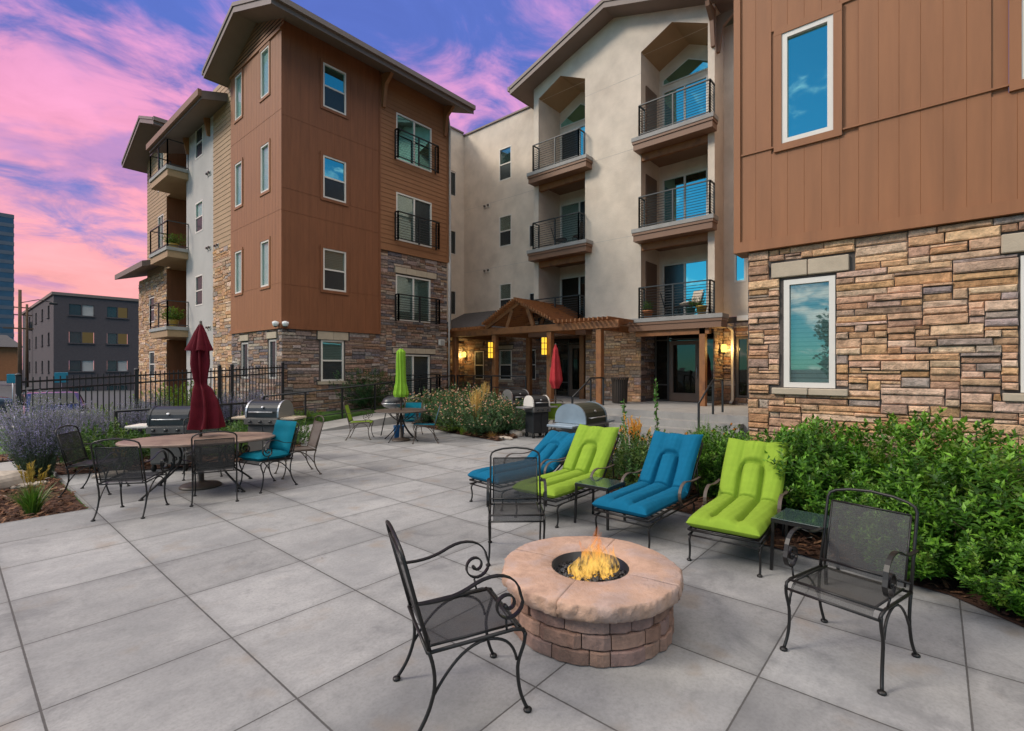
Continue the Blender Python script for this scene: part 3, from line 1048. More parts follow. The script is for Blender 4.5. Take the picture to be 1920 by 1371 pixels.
for h in AW:
    window(lw, pxf, *h, style='fixed', top='pane_clear', casing=(.08, 'siding_lit'), frame='white_frame', blind='shade', depth=.07)  # white sheet behind these panes stands for the bright sky they mirror
for h in GW:
    window(lw, pxs, *h, style='fixed', top='screen', frame='stucco_grey', blind=False)
for (u0, u1, z0, z1) in ((10.82, 12.72, 9.38, 10.44), (10.82, 12.76, 6.40, 7.44), (10.84, 12.78, 3.46, 4.43), (10.84, 12.8, .5, 1.47)):
    railing(lw, [(u0, LY - .02), (u0, LY - .19), (u1, LY - .19), (u1, LY - .02)], z0, z1, 9, mat='black_metal', every=.95, post=.05)
roof_gable(lw, 6.0, 13.95, 16.8, 12.98, 14.1, 19.5, .38)
for x in (10.3, 13.2):
    bracket(lw, (x, LY, 12.2), (0, -.62), 1.15, 'siding_lap', th=.12)
# rest of the left wing, going away to the street
pw2 = Plane('x', 6.80)
mb = MB()
lap(mb, pw2, 19.0, 21.0, 6.22, 12.4, .17)
wall_grid(mb, pw2, 19.0, 21.0, 6.22, 12.4, (), .1, -.004)
mb.build('lap_wall', 'siding_tan', lw)
mb = MB()
stones(mb, pw2, 19.0, 21.0, 0, 6.2, [], .1, .06, 24, STONE)
mb.build('stone_facing', 'stone', lw, vcol=True)
mb = MB()
stones(mb, pw2, 27.0, 31.9, 0, 6.3, [(29.0, 29.9, 4.0, 5.25), (29.0, 29.9, 1.3, 2.55)], .1, .06, 25, STONE)
mb.build('stone_facing', 'stone', lw, vcol=True)
SW = [(22.17, 23.05, z, z + 1.24) for z in (10.26, 7.24, 4.26)]
mb = MB()
wall_grid(mb, pw2, 21.0, 24.2, 0, 12.4, SW, .1)
mb.build('stucco_wall', 'stucco_grey', lw)
mb = MB()
EW = [(29.0, 29.9, 4.0, 5.25), (29.0, 29.9, 1.3, 2.55)]
wall_grid(mb, Plane('x', 6.82), 19.0, 21.0, 0, 6.22)
mb.build('wall', 'mortar', lw)
mb = MB()
wall_grid(mb, Plane('x', 6.82), 27.0, 31.9, 0, 6.3, EW)
mb.box(6.82, 9.5, 31.7, 31.9, 0, 6.3)
mb.build('wall', 'mortar', lw)
mb = MB()
lap(mb, pw2, 27.0, 30.3, 6.3, 12.6, .17, [(27.5, 28.4, 7.2, 9.0), (27.5, 28.4, 10.2, 12.2)])
wall_grid(mb, pw2, 27.0, 30.3, 6.3, 12.6, [(27.5, 28.4, 7.2, 9.0), (27.5, 28.4, 10.2, 12.2)], .1, -.004)
mb.box(6.80, 12, 30.2, 30.3, 6.3, 12.4)
mb.build('lap_wall', 'siding_tan', lw)
mb = MB()      # recess behind the street side balconies
mb.poly([(8.4, 24.2, 0), (8.4, 27.0, 0), (8.4, 27.0, 12.6), (8.4, 24.2, 12.6)])
mb.poly([(6.80, 24.2, 0), (8.4, 24.2, 0), (8.4, 24.2, 12.4), (6.80, 24.2, 12.4)])
mb.poly([(6.80, 27.0, 0), (8.4, 27.0, 0), (8.4, 27.0, 12.4), (6.80, 27.0, 12.4)])
mb.build('recess_wall', 'siding_shaded', lw)
for i, h in enumerate(SW):
    window(lw, pw2, *h, top='pane_clear' if i == 1 else 'screen')
for h in EW:
    window(lw, pw2, *h, top='screen')
for h in ((27.5, 28.4, 7.2, 9.0), (27.5, 28.4, 10.2, 12.2)):
    window(lw, pw2, *h, style='slider', top='pane', low='pane', blind='full')
for z in (10.1, 6.75, 3.46):
    mb = MB()
    mb.box(6.0, 6.798, 23.9, 26.5, z - .14, z)
    mb.box(6.798, 8.39, 24.21, 26.99, z - .14, z)
    mb.mi = 1
    mb.box(6.05, 6.798, 23.95, 26.45, z - .42, z - .142)
    mb.box(6.798, 8.39, 24.21, 26.99, z - .42, z - .142)
    s = mb.build('balcony', ['kerb', 'siding_tan'], lw)
    r = railing(None, [(6.8 - 6.7, 23.95 - 15), (6.05 - 6.7, 23.95 - 15), (6.05 - 6.7, 26.45 - 15), (6.8 - 6.7, 26.45 - 15)], z, z + 1.06, 0, mat='teal_metal', every=1.4)
    r.parent = s
for p in ((23.9, 12.1), (21.4, 12.1)):
    bracket(lw, (6.80, p[0], 11.75), (-.62, 0), 1.0)
mb = MB()      # eave of the stucco part
x0, x1, y0, y1 = 5.95, 11.0, 19.55, 26.2
mb.hexa([(x0, y0, 11.2), (x1, y0, 12.7), (x1, y1, 12.7), (x0, y1, 11.2), (x0, y0, 11.5), (x1, y0, 13.0), (x1, y1, 13.0), (x0, y1, 11.5)])
mb.mi = 1
mb.box(x0 - .12, x0 - .002, y0 - .02, y1 + .02, 11.28, 11.52)
mb.mi = 2
mb.poly([(x0 + .02, y0 + .02, 11.198), (x1, y0 + .02, 12.69), (x1, y1 - .02, 12.69), (x0 + .02, y1 - .02, 11.198)])
mb.build('eave', ['fascia', 'trim_brown', 'soffit'], lw)
roof_gable(lw, 5.9, 11, 27.6, 13.0, 25.4, 30.9, .36)
mb = MB()      # lean-to roof over the two storey end
mb.hexa([(5.9, 27.2, 6.35), (8.5, 27.2, 7.1), (8.5, 32.6, 7.1), (5.9, 32.6, 6.35), (5.9, 27.2, 6.6), (8.5, 27.2, 7.35), (8.5, 32.6, 7.35), (5.9, 32.6, 6.6)])
mb.build('lower_roof', 'fascia', lw)
mb = MB()      # closing walls, body of the wing
mb.box(13.3, 13.36, 15.06, 19, 0, 12.2)
mb.box(7.2, 13.3, 19.05, 19.25, 0, 12.6)
mb.build('side_wall', 'siding_lap', lw)
for y, z in ((21.35, 9.3), (21.35, 6.4), (21.35, 3.3), (20.5, 6.35)):
    vent_pair(lw, pw2, y, z)
mb = MB()
mb.tube([(13.30, LY - .09, 12.0), (13.42, LY - .09, 11.4), (13.44, LY - .09, 6.0), (13.44, LY - .09, 3.3)], .045, 6)
mb.tube([(13.40, LY - .07, 6.0), (13.40, LY - .07, .5)], .04, 6)
mb.build('downpipe', 'stucco_grey', lw)

# ---------------------------------------------------------------- central wing with the balconies
cw = thing('apartment_wing', 'cream stucco wing with two stacks of recessed balconies above the pergola and lobby door', 'building', (16.0, 9.0, 0), world=True)
pc, pg, pb = Plane('x', 16.75), Plane('x', 15.9), Plane('x', 17.4)
CWN = [(14.49, 15.23, 10.3, 11.78), (14.49, 15.23, 7.28, 8.68), (14.49, 15.21, 4.16, 5.58)]
CWS = [(14.49, 15.23, 1.2, 2.56), (16.24, 16.86, 1.2, 2.54), (13.1, 13.45, 1.22, 2.54)]
SL = [(13.16, 13.46, 7.0, 7.95), (13.16, 13.46, 4.0, 5.0)]
mb = MB()
wall_grid(mb, pc, 12.5, 17.57, 3.3, 13.1, CWN + SL, .1)
mb.build('stucco_wall', 'stucco', cw)
mb = MB()
wall_grid(mb, pc, 1.5, 5.3, 3.4, 12.9, [(4.6, 4.95, 4.5, 5.7)], .1)
mb.build('stucco_wall', 'stucco', cw)
mb = MB()
wall_grid(mb, Plane('y', 17.57), 13.3, 16.75, 3.0, 13.2, [(15.85, 16.2, 4.3, 5.4), (15.85, 16.2, 7.2, 8.3), (15.85, 16.2, 10.0, 11.2)], .1)
mb.build('stucco_wall', 'stucco', cw)
RL, RR = (10.07, 12.29), (5.50, 7.79)
top = lambda y: 14.42 - .335 * abs(y - 8.85)
mb = MB()
wall_grid(mb, pg, 5.29, 12.54, 3.42, 12.6, [(RL[0], RL[1], 3.42, 12.6), (RR[0], RR[1], 3.42, 12.6)], .02)
rec = lambda y: (13.28 - .49 * abs(y - 6.68)) if RR[0] <= y <= RR[1] else ((13.24 - .48 * abs(y - 11.2)) if RL[0] <= y <= RL[1] else None)
ys = [5.29, 5.5, 6.68, 7.79, 8.85, 10.07, 11.2, 12.29, 12.54]
for a, b in zip(ys[:-1], ys[1:]):
    m_ = (a + b) / 2
    la, lb = (rec(a), rec(b)) if rec(m_) else (12.6, 12.6)
    mb.poly([(15.9, a, la), (15.9, b, lb), (15.9, b, top(b) + .05), (15.9, a, top(a) + .05)])
mb.poly([(15.9, 5.29, 3.42), (16.75, 5.29, 3.42), (16.75, 5.29, 13.2), (15.9, 5.29, 13.2)])
mb.poly([(15.9, 12.54, 3.42), (16.75, 12.54, 3.42), (16.75, 12.54, 13.2), (15.9, 12.54, 13.2)])
for (a, b), yp in ((RL, 11.2), (RR, 6.68)):
    for y in (a, b):
        mb.poly([(15.9, y, 3.42), (17.4, y, 3.42), (17.4, y, rec(y)), (15.9, y, rec(y))])
mb.build('stucco_wall', 'stucco', cw)
DR = [(11.0 - .65, 12.25, 9.66, 11.84), (10.35, 12.25, 6.54, 8.72), (10.35, 12.25, 3.46, 5.6),
      (6.02, 7.66, 9.66, 11.93), (6.02, 7.66, 6.54, 8.70), (6.02, 7.66, 3.46, 5.54)]
for (a, b), yp in ((RL, 11.2), (RR, 6.68)):
    mb = MB()
    wall_grid(mb, pb, a, b, 3.42, 12.6, DR, .06)
    mb.poly([(17.4, a, 12.6), (17.4, b, 12.6), (17.4, b, rec(b)), (17.4, yp, rec(yp)), (17.4, a, rec(a))])
    mb.build('recess_wall', 'stucco', cw)
for (a, b), yp in ((RL, 11.2), (RR, 6.68)):
    mb = MB()
    for p, q in ((a, yp), (yp, b)):
        mb.poly([(15.9, p, rec(p)), (15.9, q, rec(q)), (17.4, q, rec(q)), (17.4, p, rec(p))])
    mb.build('recess_ceiling', 'siding_tan', cw)
mb = MB()
for pl, p, q, z in [(pc, 12.54, 17.57, z) for z in (9.45, 6.4)] + [(pg, p, q, z) for z in (9.45, 6.4) for p, q in cuts(5.29, 12.54, [RL, RR])] + [(pg, 7.79, 10.07, 12.0)]:
    mb = MB()
    seam(mb, pl, p, q, z, .010, .003)
    mb.build('control_joint', 'stucco_grey', cw)
for i, h in enumerate(CWN):
    window(cw, pc, *h, top='pane', fw=.045)
for h in SL:
    window(cw, pc, *h, style='fixed', top='screen', fw=.03, blind=False)
window(cw, pc, 4.6, 4.95, 4.5, 5.7, style='fixed', top='pane_sky', blind=False)
for z in (4.3, 7.2, 10.0):
    window(cw, Plane('y', 17.57), 15.85, 16.2, z, z + 1.15, style='fixed', top='screen', fw=.03, blind=False)
for i, h in enumerate(DR):
    window(cw, pb, *h, style='slider', top=('pane_sky', 'screen', 'pane_dark', 'pane_sky', 'pane_sky', 'pane_sky')[i], low=('screen', 'pane', 'pane_dark', 'pane_sky', 'pane_sky', 'screen')[i],
           blind=('full' if i in (1, 3) else False), name='balcony_door')
for (a, b, yp, hz) in ((10.35, 12.25, 11.2, 12.02), (5.75, 7.66, 6.68, 12.12)):      # gable lights over the top doors
    mb = MB()
    apex = 12.78
    tri = [(a, hz), (b, hz), (b, hz + .16), (yp, apex), (a, hz + .16)]
    mb.loft([[(17.38 - w, y, z) for y, z in tri] for w in (0, .03)])
    f = mb.build('gable_window', 'white_frame', cw)
    mb = MB()
    cxm, czm = (a + b) / 2, hz + .25
    mb.loft([[(17.345 - w, cxm + (y - cxm) * .93, czm + (z - czm) * .86) for y, z in tri] for w in (0, .008)])
    g = mb.build('pane', 'pane_sky')
    g.parent = f
    g.location = -cw.location
for (a, b, r) in ((9.72, 12.54, RL), (5.17, 7.92, RR)):
    for z in (9.60, 6.48, 3.40):
        if z < 4 and a < 9:
            a0, b0, xf = 4.86, 8.02, 15.28
        else:
            a0, b0, xf = a, b, 15.43
        mb = MB()
        mb.box(xf, 15.898, a0, b0, z - .13, z)
        mb.box(15.898, 17.39, r[0] + .004, r[1] - .004, z - .13, z)
        mb.mi = 1
        mb.box(xf + .05, 15.898, a0 + .05, b0 - .05, z - .42, z - .132)
        mb.box(xf + .02, 15.898, a0 + .02, b0 - .02, z - .22, z - .133)
        mb.box(15.898, 17.39, r[0] + .004, r[1] - .004, z - .42, z - .132)
        s = mb.build('balcony', ['kerb', 'trim_brown'], cw)
        ox, oy = cw.location.x, cw.location.y
        pts = [(15.88, r[0] + .03), (15.5, r[0] + .03), (15.5, r[1] - .03), (15.88, r[1] - .03)]
        if r is RR:
            pts = [(15.88, 5.30), (15.5, 5.30), (15.5, 7.66), (15.88, 7.66)]
        q = railing(None, [(x - ox, y - oy) for x, y in pts], z, z + 1.06, 10, mat='teal_metal', every=1.25)
        q.parent = s
        if z > 4:
            mb = MB()
            mb.box(15.92, 16.06, r[0] + .005, r[1] - .005, z - .66, z - .42)
            bm_ = mb.build('beam', 'wood')
            bm_.parent = s
            bm_.location = -cw.location
roof_gable(cw, 15.18, 22, 8.85, 14.42, 4.45, 13.2, .335, .28)
bracket(cw, (15.9, 5.32, 13.0), (-.6, 0), 1.15, 'trim_brown', th=.12)
bracket(cw, (16.1, 5.29, 12.9), (0, -.55), 1.15, 'trim_brown', th=.12)
mb = MB()      # parapet cap
mb.box(16.68, 16.95, 12.6, 17.6, 13.1, 13.17)
mb.box(13.0, 16.68, 17.5, 17.8, 13.2, 13.27)
mb.build('parapet_cap', 'fascia', cw)
for y, z in ((15.9, 9.35), (15.9, 6.3)):
    vent_pair(cw, pc, y, z)
for z0 in (3.46, 6.54, 9.66):      # store doors on the side of the right hand recess
    mb = MB()
    mb.box(16.25, 17.1, 7.75, 7.788, z0, z0 + 2.05)
    mb.build('store_door', 'door_brown', cw)
# ground storey in stone
LOB = (5.6, 7.72, .56, 2.86)
mb = MB()
wall_grid(mb, pc, 12.3, 17.6, .5, 3.3, CWS, .12, -.03)
wall_grid(mb, Plane('y', 17.57), 13.3, 16.78, .5, 3.05, (), .1)
mb.build('wall', 'mortar', cw)
mb = MB()
wall_grid(mb, pg, 7.79, 10.07, .5, 3.3, (), .12, -.03)
mb.poly([(15.93, 7.82, .5), (17.0, 7.82, .5), (17.0, 7.82, 3.3), (15.93, 7.82, 3.3)])
mb.poly([(15.93, 10.04, .5), (17.0, 10.04, .5), (17.0, 10.04, 3.3), (15.93, 10.04, 3.3)])
mb.build('wall', 'mortar', cw)
mb = MB()
wall_grid(mb, pc, 1.5, 5.3, .5, 3.4, [(4.2, 4.88, .8, 2.72)], .12, -.03)
mb.poly([(15.93, 5.32, .5), (16.75, 5.32, .5), (16.75, 5.32, 3.3), (15.93, 5.32, 3.3)])
mb.build('wall', 'mortar', cw)
mb = MB()
sl = [(14.4, 15.35, 2.6, 2.76), (14.4, 15.35, 1.1, 1.2)]
stones(mb, pc, 12.3, 17.6, .5, 3.3, CWS + sl, .09, .055, 31, STONE_SHADED, base_w=-.02)
stones(mb, Plane('y', 17.57), 13.3, 16.73, .5, 3.0, [], .09, .055, 36, STONE_SHADED)
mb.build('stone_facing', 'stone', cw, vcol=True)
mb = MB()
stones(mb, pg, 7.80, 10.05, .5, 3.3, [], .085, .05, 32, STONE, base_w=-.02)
stones(mb, Plane('y', 7.80), 15.92, 17.0, .5, 3.0, [], .085, .05, 33, STONE_SHADED, base_w=-.02)
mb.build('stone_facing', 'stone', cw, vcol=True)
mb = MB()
stones(mb, Plane('y', 5.31), 15.92, 16.75, .5, 3.1, [], .085, .05, 34, STONE_SHADED, base_w=-.02)
stones(mb, pc, 1.5, 5.3, .5, 3.2, [(4.2, 4.88, .8, 2.72)], .09, .055, 35, STONE_SHADED, base_w=-.02)
mb.build('stone_facing', 'stone', cw, vcol=True)
for L in sl:
    mb = MB()
    pc.box(mb, L[0], L[1], -.03, .035, L[2] + .003, L[3] - .003)
    mb.build('lintel' if L[2] > 2 else 'sill', 'cast_stone', cw)
for h in CWS:
    window(cw, Plane('x', 16.77), *h, top='screen' if h[0] > 16 or h[0] < 14 else 'pane', low='screen', fw=.045)
window(cw, Plane('x', 16.77), 4.2, 4.88, .8, 2.72, style='slider', top='pane_dark', low='pane_dark', frame='dark_frame', blind=False)
mb = MB()
mb.box(15.84, 15.9, 7.93, 10.1, 3.30, 3.42)
mb.box(16.70, 16.75, 1.5, 4.86, 3.26, 3.42)
mb.build('flashing', 'white_paint', cw)


def lobby_front(y0, y1, x, z0, z1, dy0, dy1):
    """dark glazed lobby front with a brown framed door"""
    mb = MB()
    for y in (y0, dy0 - .03, dy1 + .03, y1 - .06):
        mb.box(x, x + .08, y, y + .06, z0, z1)
    for z in (z0, z0 + 2.15, z1 - .06, z0 + .55):
        for a, b in ((y0 + .06, dy0 - .03), (dy1 + .09, y1 - .06)):
            mb.box(x + .002, x + .07, a, b, z, z + .05)
    mb.box(x + .002, x + .07, dy0 + .03, dy1 + .03, z0 + 2.17, z0 + 2.22)
    f = mb.build('lobby_front', 'dark_frame', cw)
    mb = MB()
    mb.box(x + .03, x + .04, y0 + .02, y1 - .02, z0 + .01, z1 - .01)
    g = mb.build('pane', 'pane_dark')
    g.parent = f
    g.location = -cw.location
    mb = MB()
    zt = z0 + 2.13
    st = .14
    mb.box(x - .03, x + .028, dy0, dy0 + st, z0 + .01, zt)
    mb.box(x - .03, x + .028, dy1 - st, dy1, z0 + .01, zt)
    mb.box(x - .03, x + .028, dy0 + st, dy1 - st, zt - st, zt)
    mb.box(x - .03, x + .028, dy0 + st, dy1 - st, z0 + .01, z0 + .3)
    d = mb.build('lobby_door', 'door_brown', cw)
    mb = MB()
    mb.tube([(x - .09, dy0 + .07, z0 + .85), (x - .09, dy0 + .07, z0 + 1.25)], .012, 6)
    mb.tube([(x - .03, dy0 + .07, z0 + .87), (x - .09, dy0 + .07, z0 + .87)], .010, 6)
    mb.tube([(x - .03, dy0 + .07, z0 + 1.23), (x - .09, dy0 + .07, z0 + 1.23)], .010, 6)
    h = mb.build('handle', 'steel')
    h.parent = d
    h.location = -cw.location


for y0_, y1_ in ((5.3, 7.9), (10.0, 12.6)):
    mb = MB()
    mb.box(17.12, 17.3, y0_, y1_, .5, 3.40)
    mb.build('inner_wall', 'rubber', cw)
for y0_, y1_ in ((5.5, 7.79), (10.07, 12.29)):
    mb = MB()
    mb.box(16.9, 17.1, y0_, y1_, 2.96, 3.40)
    mb.build('lintel_beam', 'trim_brown', cw)
lobby_front(5.5, 7.78, 16.98, .56, 3.0, 6.15, 7.22)
lobby_front(10.1, 12.4, 16.98, .56, 2.9, 10.55, 11.5)
mb = MB()
mb.box(15.42, 15.60, 5.42, 5.60, .55, 2.98)
mb.box(15.42, 15.60, 5.3, 7.75, 2.80, 2.978)
mb.build('porch_post', 'wood', cw)
mb = MB()
mb.tube([(15.95, 4.98, 3.1), (16.62, 4.98, 2.98), (16.66, 4.98, 2.8), (16.66, 4.98, .72), (16.45, 4.98, .62)], .05, 6)
mb.build('downpipe', 'stucco_grey', cw)
mb = MB()      # small hipped entry roof in the corner
mb.loft([[(14.2, 14.3, 3.16), (14.2, 17.5, 3.16), (16.72, 17.5, 4.25), (16.72, 15.4, 4.25)], [(14.2, 14.3, 3.3), (14.2, 17.5, 3.3), (16.72, 17.5, 4.4), (16.72, 15.4, 4.4)]])
mb.loft([[(14.2, 14.28, 3.16), (16.72, 14.28, 3.16), (16.72, 15.4, 4.25)], [(14.2, 14.28, 3.3), (16.72, 14.28, 3.3), (16.72, 15.4, 4.4)]])
mb.build('porch_roof', 'shingle', cw)

# ---------------------------------------------------------------- right wing close to the camera
rw = thing('apartment_wing', 'warm brown boarded wing over pale ledge stone, close at the right', 'building', (6.8, 2.0, 0), world=True)
RX = 6.8
pr = Plane('x', RX)
UW = [(y, y + .54, z, z + 1.36) for y in (.91, -1.16, -3.2) for z in (4.51, 7.55)]
mb = MB()
holes = [grow(h, .085) for h in UW]
planks(mb, pr, -6.0, 1.93, 3.37, 4.49, .18, holes, .005, .003)
planks(mb, pr, -6.0, 1.93, 4.505, 7.5, .18, holes, .005, .003)
planks(mb, pr, -6.0, 1.93, 7.515, 12.5, .18, holes, .005, .003)
wall_grid(mb, pr, -6.0, 1.93, 3.3, 12.5, holes, .1, -.02)
mb.build('panel_wall', 'siding_lit', rw)
mb = MB()
mb.box(RX - .030, RX + .06, 1.93, 2.01, 3.37, 12.5)
mb.box(RX - .032, RX + .35, -6.0, 2.012, 3.235, 3.37)
mb.box(RX - .018, RX + .01, -6.0, 1.93, 4.486, 4.505)
mb.box(RX - .018, RX + .01, -6.0, 1.93, 7.496, 7.515)
mb.build('corner_trim', 'siding_lit', rw)
for h in UW:
    window(rw, pr, *h, style='fixed', top='pane_sky', fw=.06, casing=(.085, 'siding_lit'), blind=False)
ps = Plane('x', 6.87)
LW = [(.90, 1.44, 1.50, 2.83), (-1.16, -.62, 1.50, 2.83), (-3.2, -2.66, 1.5, 2.83)]
mb = MB()
wall_grid(mb, ps, -6.0, 1.86, 0, 3.24, LW, .16)
mb.box(6.9, 16.7, 1.80, 1.86, 0, 3.24)
mb.build('wall', 'mortar', rw)
trims = [q for a in (.76, -1.30, -3.34) for q in ((a, a + .42, 2.865, 3.055), (a + .42, a + .82, 2.865, 3.055), (a + .01, a + .41, 1.41, 1.495), (a + .41, a + .81, 1.41, 1.495))]
mb = MB()
stones(mb, ps, -3.6, 1.85, 0, 3.23, LW + trims, .06, .037, 41, STONE, (.012, .055), 10)
mb.build('stone_facing', 'stone', rw, vcol=True)
for L in trims:
    mb = MB()
    mb.cc = (1, 1, 1)
    sill = L[3] < 2
    w = .075 if sill else .05
    mb.bbox(6.87 - w, 6.89, L[0] + .004, L[1] - .004, L[2] + .003, L[3] - .003, .008)
    mb.build('sill' if sill else 'lintel', 'cast_stone', rw)
for h in LW:
    window(rw, Plane('x', 6.86), *h, style='fixed', top='pane', fw=.062, blind='full')
mb = MB()
mb.box(6.86, 16.7, 1.93, 2.0, 3.3, 12.5)
mb.build('side_wall', 'siding_lit', rw)
mb = MB()
mb.box(6.1, 16.7, -6.2, 2.5, 12.5, 12.8)
mb.build('roof', 'fascia', rw)
# ---------------------------------------------------------------- fire pit
PX_, PY_ = 2.92, 1.81
pit = thing('fire_pit', 'round block fire pit with a pink stone rim between the iron chairs', 'fire pit', (PX_, PY_, 0))
rr = random.Random(5)


def arc_block(mb, r0, r1, a0, a1, z0, z1, n=4, b=.008, jit=.006):
    """block of a curved wall with worn edges"""
    j = lambda: rr.uniform(-jit, jit)
    rings = []
    for i in range(n + 1):
        a = a0 + (a1 - a0) * i / n
        e = b if i in (0, n) else 0
        o = r1 - e * 1.2 + j()
        c, s = math.cos(a), math.sin(a)
        P = lambda r, z: (r * c, r * s, z)
        rings.append([P(r0, z0), P(o - b, z0), P(o, z0 + b), P(o, z1 - b), P(o - b, z1), P(r0, z1)])
    mb.loft(rings)


mb = MB()
PB = [(.26, .155, .115), (.235, .14, .105), (.28, .17, .125), (.225, .145, .12), (.25, .14, .10), (.21, .13, .11)]
zc = 0.0
for c in range(3):
    h = .093
    a = rr.uniform(0, 6.28)
    end = a + 2 * math.pi
    while a < end - .05:
        w = rr.choice((.26, .42, .42, .5, .32))
        b_ = min(a + w, end)
        if end - b_ < .2:
            b_ = end
        k = rr.choice(PB)
        s_ = rr.uniform(.85, 1.15)
        mb.cc = tuple(x * s_ for x in k)
        arc_block(mb, .36, (.552 - .004 * c) + rr.uniform(-.004, .004), a + .006, b_ - .006, zc + .003, zc + h - .003, max(3, int(w / .07)))
        a = b_
    zc += h
mb.build('block_ring', 'pit_block', pit, (0, 0, 0), vcol=True)
joints = [math.radians(d) for d in (193, 278, 12, 100)]
for i in range(4):
    a0, a1 = joints[i], joints[(i + 1) % 4]
    if a1 < a0:
        a1 += 2 * math.pi
    mb = MB()
    mb.smooth = True
    n = 44
    rings = []
    for q in range(n + 1):
        a = a0 + .004 + (a1 - a0 - .008) * q / n
        wob = .005 * math.sin(a * 5 + .6) + .004 * math.sin(a * 13 + 1) + .003 * math.sin(a * 31) + rr.uniform(-.003, .003)
        wz = .004 * math.sin(a * 13)
        P = lambda r, z: (r * math.cos(a), r * math.sin(a), z)
        j4 = [rr.uniform(-.010, .010) for _ in range(5)]
        rings.append([P(.255, .280), P(.582 + wob * .5 + j4[0] * .6, .280), P(.598 + wob + j4[1], .296 + wz), P(.602 + wob + j4[2], .318 + wz), P(.604 + wob * 1.2 + j4[3], .342 + wz), P(.602 + wob + j4[4], .362 + wz * .6), P(.596 + wob * .8, .376), P(.586 + wob * .6, .381), P(.42, .383), P(.272 + wob * .15, .382), P(.262 + wob * .2, .374)])
    mb.loft(rings)
    mb.build('cap_stone', 'pit_cap', pit, (0, 0, 0))
mb = MB()
mb.lathe([(.20, .22), (.262, .22), (.264, .376), (.258, .376), (.255, .25), (.0, .25)], n=40, cap=False)
mb.build('liner', 'grill_black', pit, (0, 0, 0))


def pebble(mb, x, y, z, s, rr, flat=.7):
    b = len(mb.v)
    pts = [(0, 0, 1), (0, 0, -1)] + [(math.cos(k * 1.257), math.sin(k * 1.257), rr.uniform(-.25, .4)) for k in range(5)]
    for p in pts:
        q = rr.uniform(.75, 1.2) * s
        mb.v.append((x + p[0] * q, y + p[1] * q, z + p[2] * q * flat))
    for k in range(5):
        mb.face([b, b + 2 + k, b + 2 + (k + 1) % 5])
        mb.face([b + 1, b + 2 + (k + 1) % 5, b + 2 + k])


mb = MB()
for k in range(560):
    a, r = rr.uniform(0, 6.28), .25 * math.sqrt(rr.random())
    g = rr.uniform(.006, .03)
    mb.cc = (g, g, g * 1.15)
    pebble(mb, r * math.cos(a), r * math.sin(a), .315 + rr.uniform(-.02, .012), rr.uniform(.010, .018), rr)
kind(mb.build('lava_rock', 'lava', pit, (0, 0, 0), vcol=True), 'stuff')


def mat_flame():
    m, t, out = new_mat('gas flame')
    vec = t.node('ShaderNodeTexCoord').outputs['Object']
    s = t.node('ShaderNodeSeparateXYZ')
    t.link(vec, s.inputs[0])
    z = s.outputs[2]
    mpf = t.node('ShaderNodeMapping')
    mpf.inputs['Scale'].default_value = (1.0, 1.0, 0.30)
    t.link(vec, mpf.inputs[0])
    nz = t.noise(mpf.outputs[0], 30, 3, 0.55, 0.9)
    k = t.rng(t.math('ADD', z, t.math('MULTIPLY', t.math('SUBTRACT', nz, .5), .09)), 0.30, 0.66, 0, 1)
    cr = t.node('ShaderNodeValToRGB')
    e = cr.color_ramp.elements
    e[0].position, e[0].color = 0.0, (1.0, .52, .10, 1)
    e[1].position, e[1].color = 1.0, (.75, .16, .03, 1)
    n2 = e.new(.28)
    n2.color = (1.0, .60, .14, 1)
    n3 = e.new(.62)
    n3.color = (.90, .28, .04, 1)
    t.link(k, cr.inputs[0])
    em = t.node('ShaderNodeEmission')
    t.link(cr.outputs[0], em.inputs[0])
    t.link(t.rng(nz, .35, .65, .45, 1.1), em.inputs[1])
    tr = t.node('ShaderNodeBsdfTransparent')
    al = t.math('MULTIPLY', t.rng(k, .15, 1.0, .62, 0.0), t.rng(nz, .42, .62, .02, 1.0))
    mx = t.node('ShaderNodeMixShader')
    t.link(al, mx.inputs[0])
    t.link(tr.outputs[0], mx.inputs[1])
    t.link(em.outputs[0], mx.inputs[2])
    t.link(mx.outputs[0], out.inputs[0])
    return m


MT['flame'] = mat_flame()
fl = thing('gas_flame', 'small orange gas flame burning on the black lava rock of the fire pit', 'flame', (PX_, PY_, 0))
for (fx, fy, h, w, lean) in ((.02, .01, .27, .052, .03), (.075, -.05, .21, .060, -.01), (-.05, .06, .16, .034, .03), (.0, -.05, .19, .045, .0), (-.10, .085, .11, .03, .02), (.10, -.10, .17, .040, .015), (-.03, -.015, .22, .034, -.03), (-.135, .03, .08, .028, .01), (.03, -.11, .12, .038, .0), (.05, .05, .22, .04, .05), (-.08, -.03, .12, .03, .0), (.12, -.04, .14, .03, -.02)):
    mb = MB()
    mb.smooth = True
    rings = []
    for i in range(11):
        u = i / 10
        rad = w * (math.sin(math.pi * min(1, .28 + u * .72)) ** 0.8) * (1 - .25 * u) + .002
        ox = lean * u * 2 + .014 * math.sin(u * 7 + fx * 60)
        oy = -lean * u + .012 * math.cos(u * 6 + fy * 50)
        rings.append([(fx + ox + rad * math.cos(a) * (1 + .25 * math.sin(3 * a + u * 5)), fy + oy + rad * math.sin(a) * (1 + .2 * math.cos(2 * a + u * 4)), .305 + 1.22 * h * u) for a in [2 * math.pi * q / 12 for q in range(12)]])
    mb.loft(rings)
    mb.build('flame_tongue', 'flame', fl, (0, 0, 0))


# ---------------------------------------------------------------- wrought iron chairs
def bez(p0, p1, p2, p3, n=10):
    P = [Vector(p) for p in (p0, p1, p2, p3)]
    return [P[0] * (1 - t) ** 3 + P[1] * 3 * t * (1 - t) ** 2 + P[2] * 3 * t * t * (1 - t) + P[3] * t ** 3 for t in [i / n for i in range(n + 1)]]


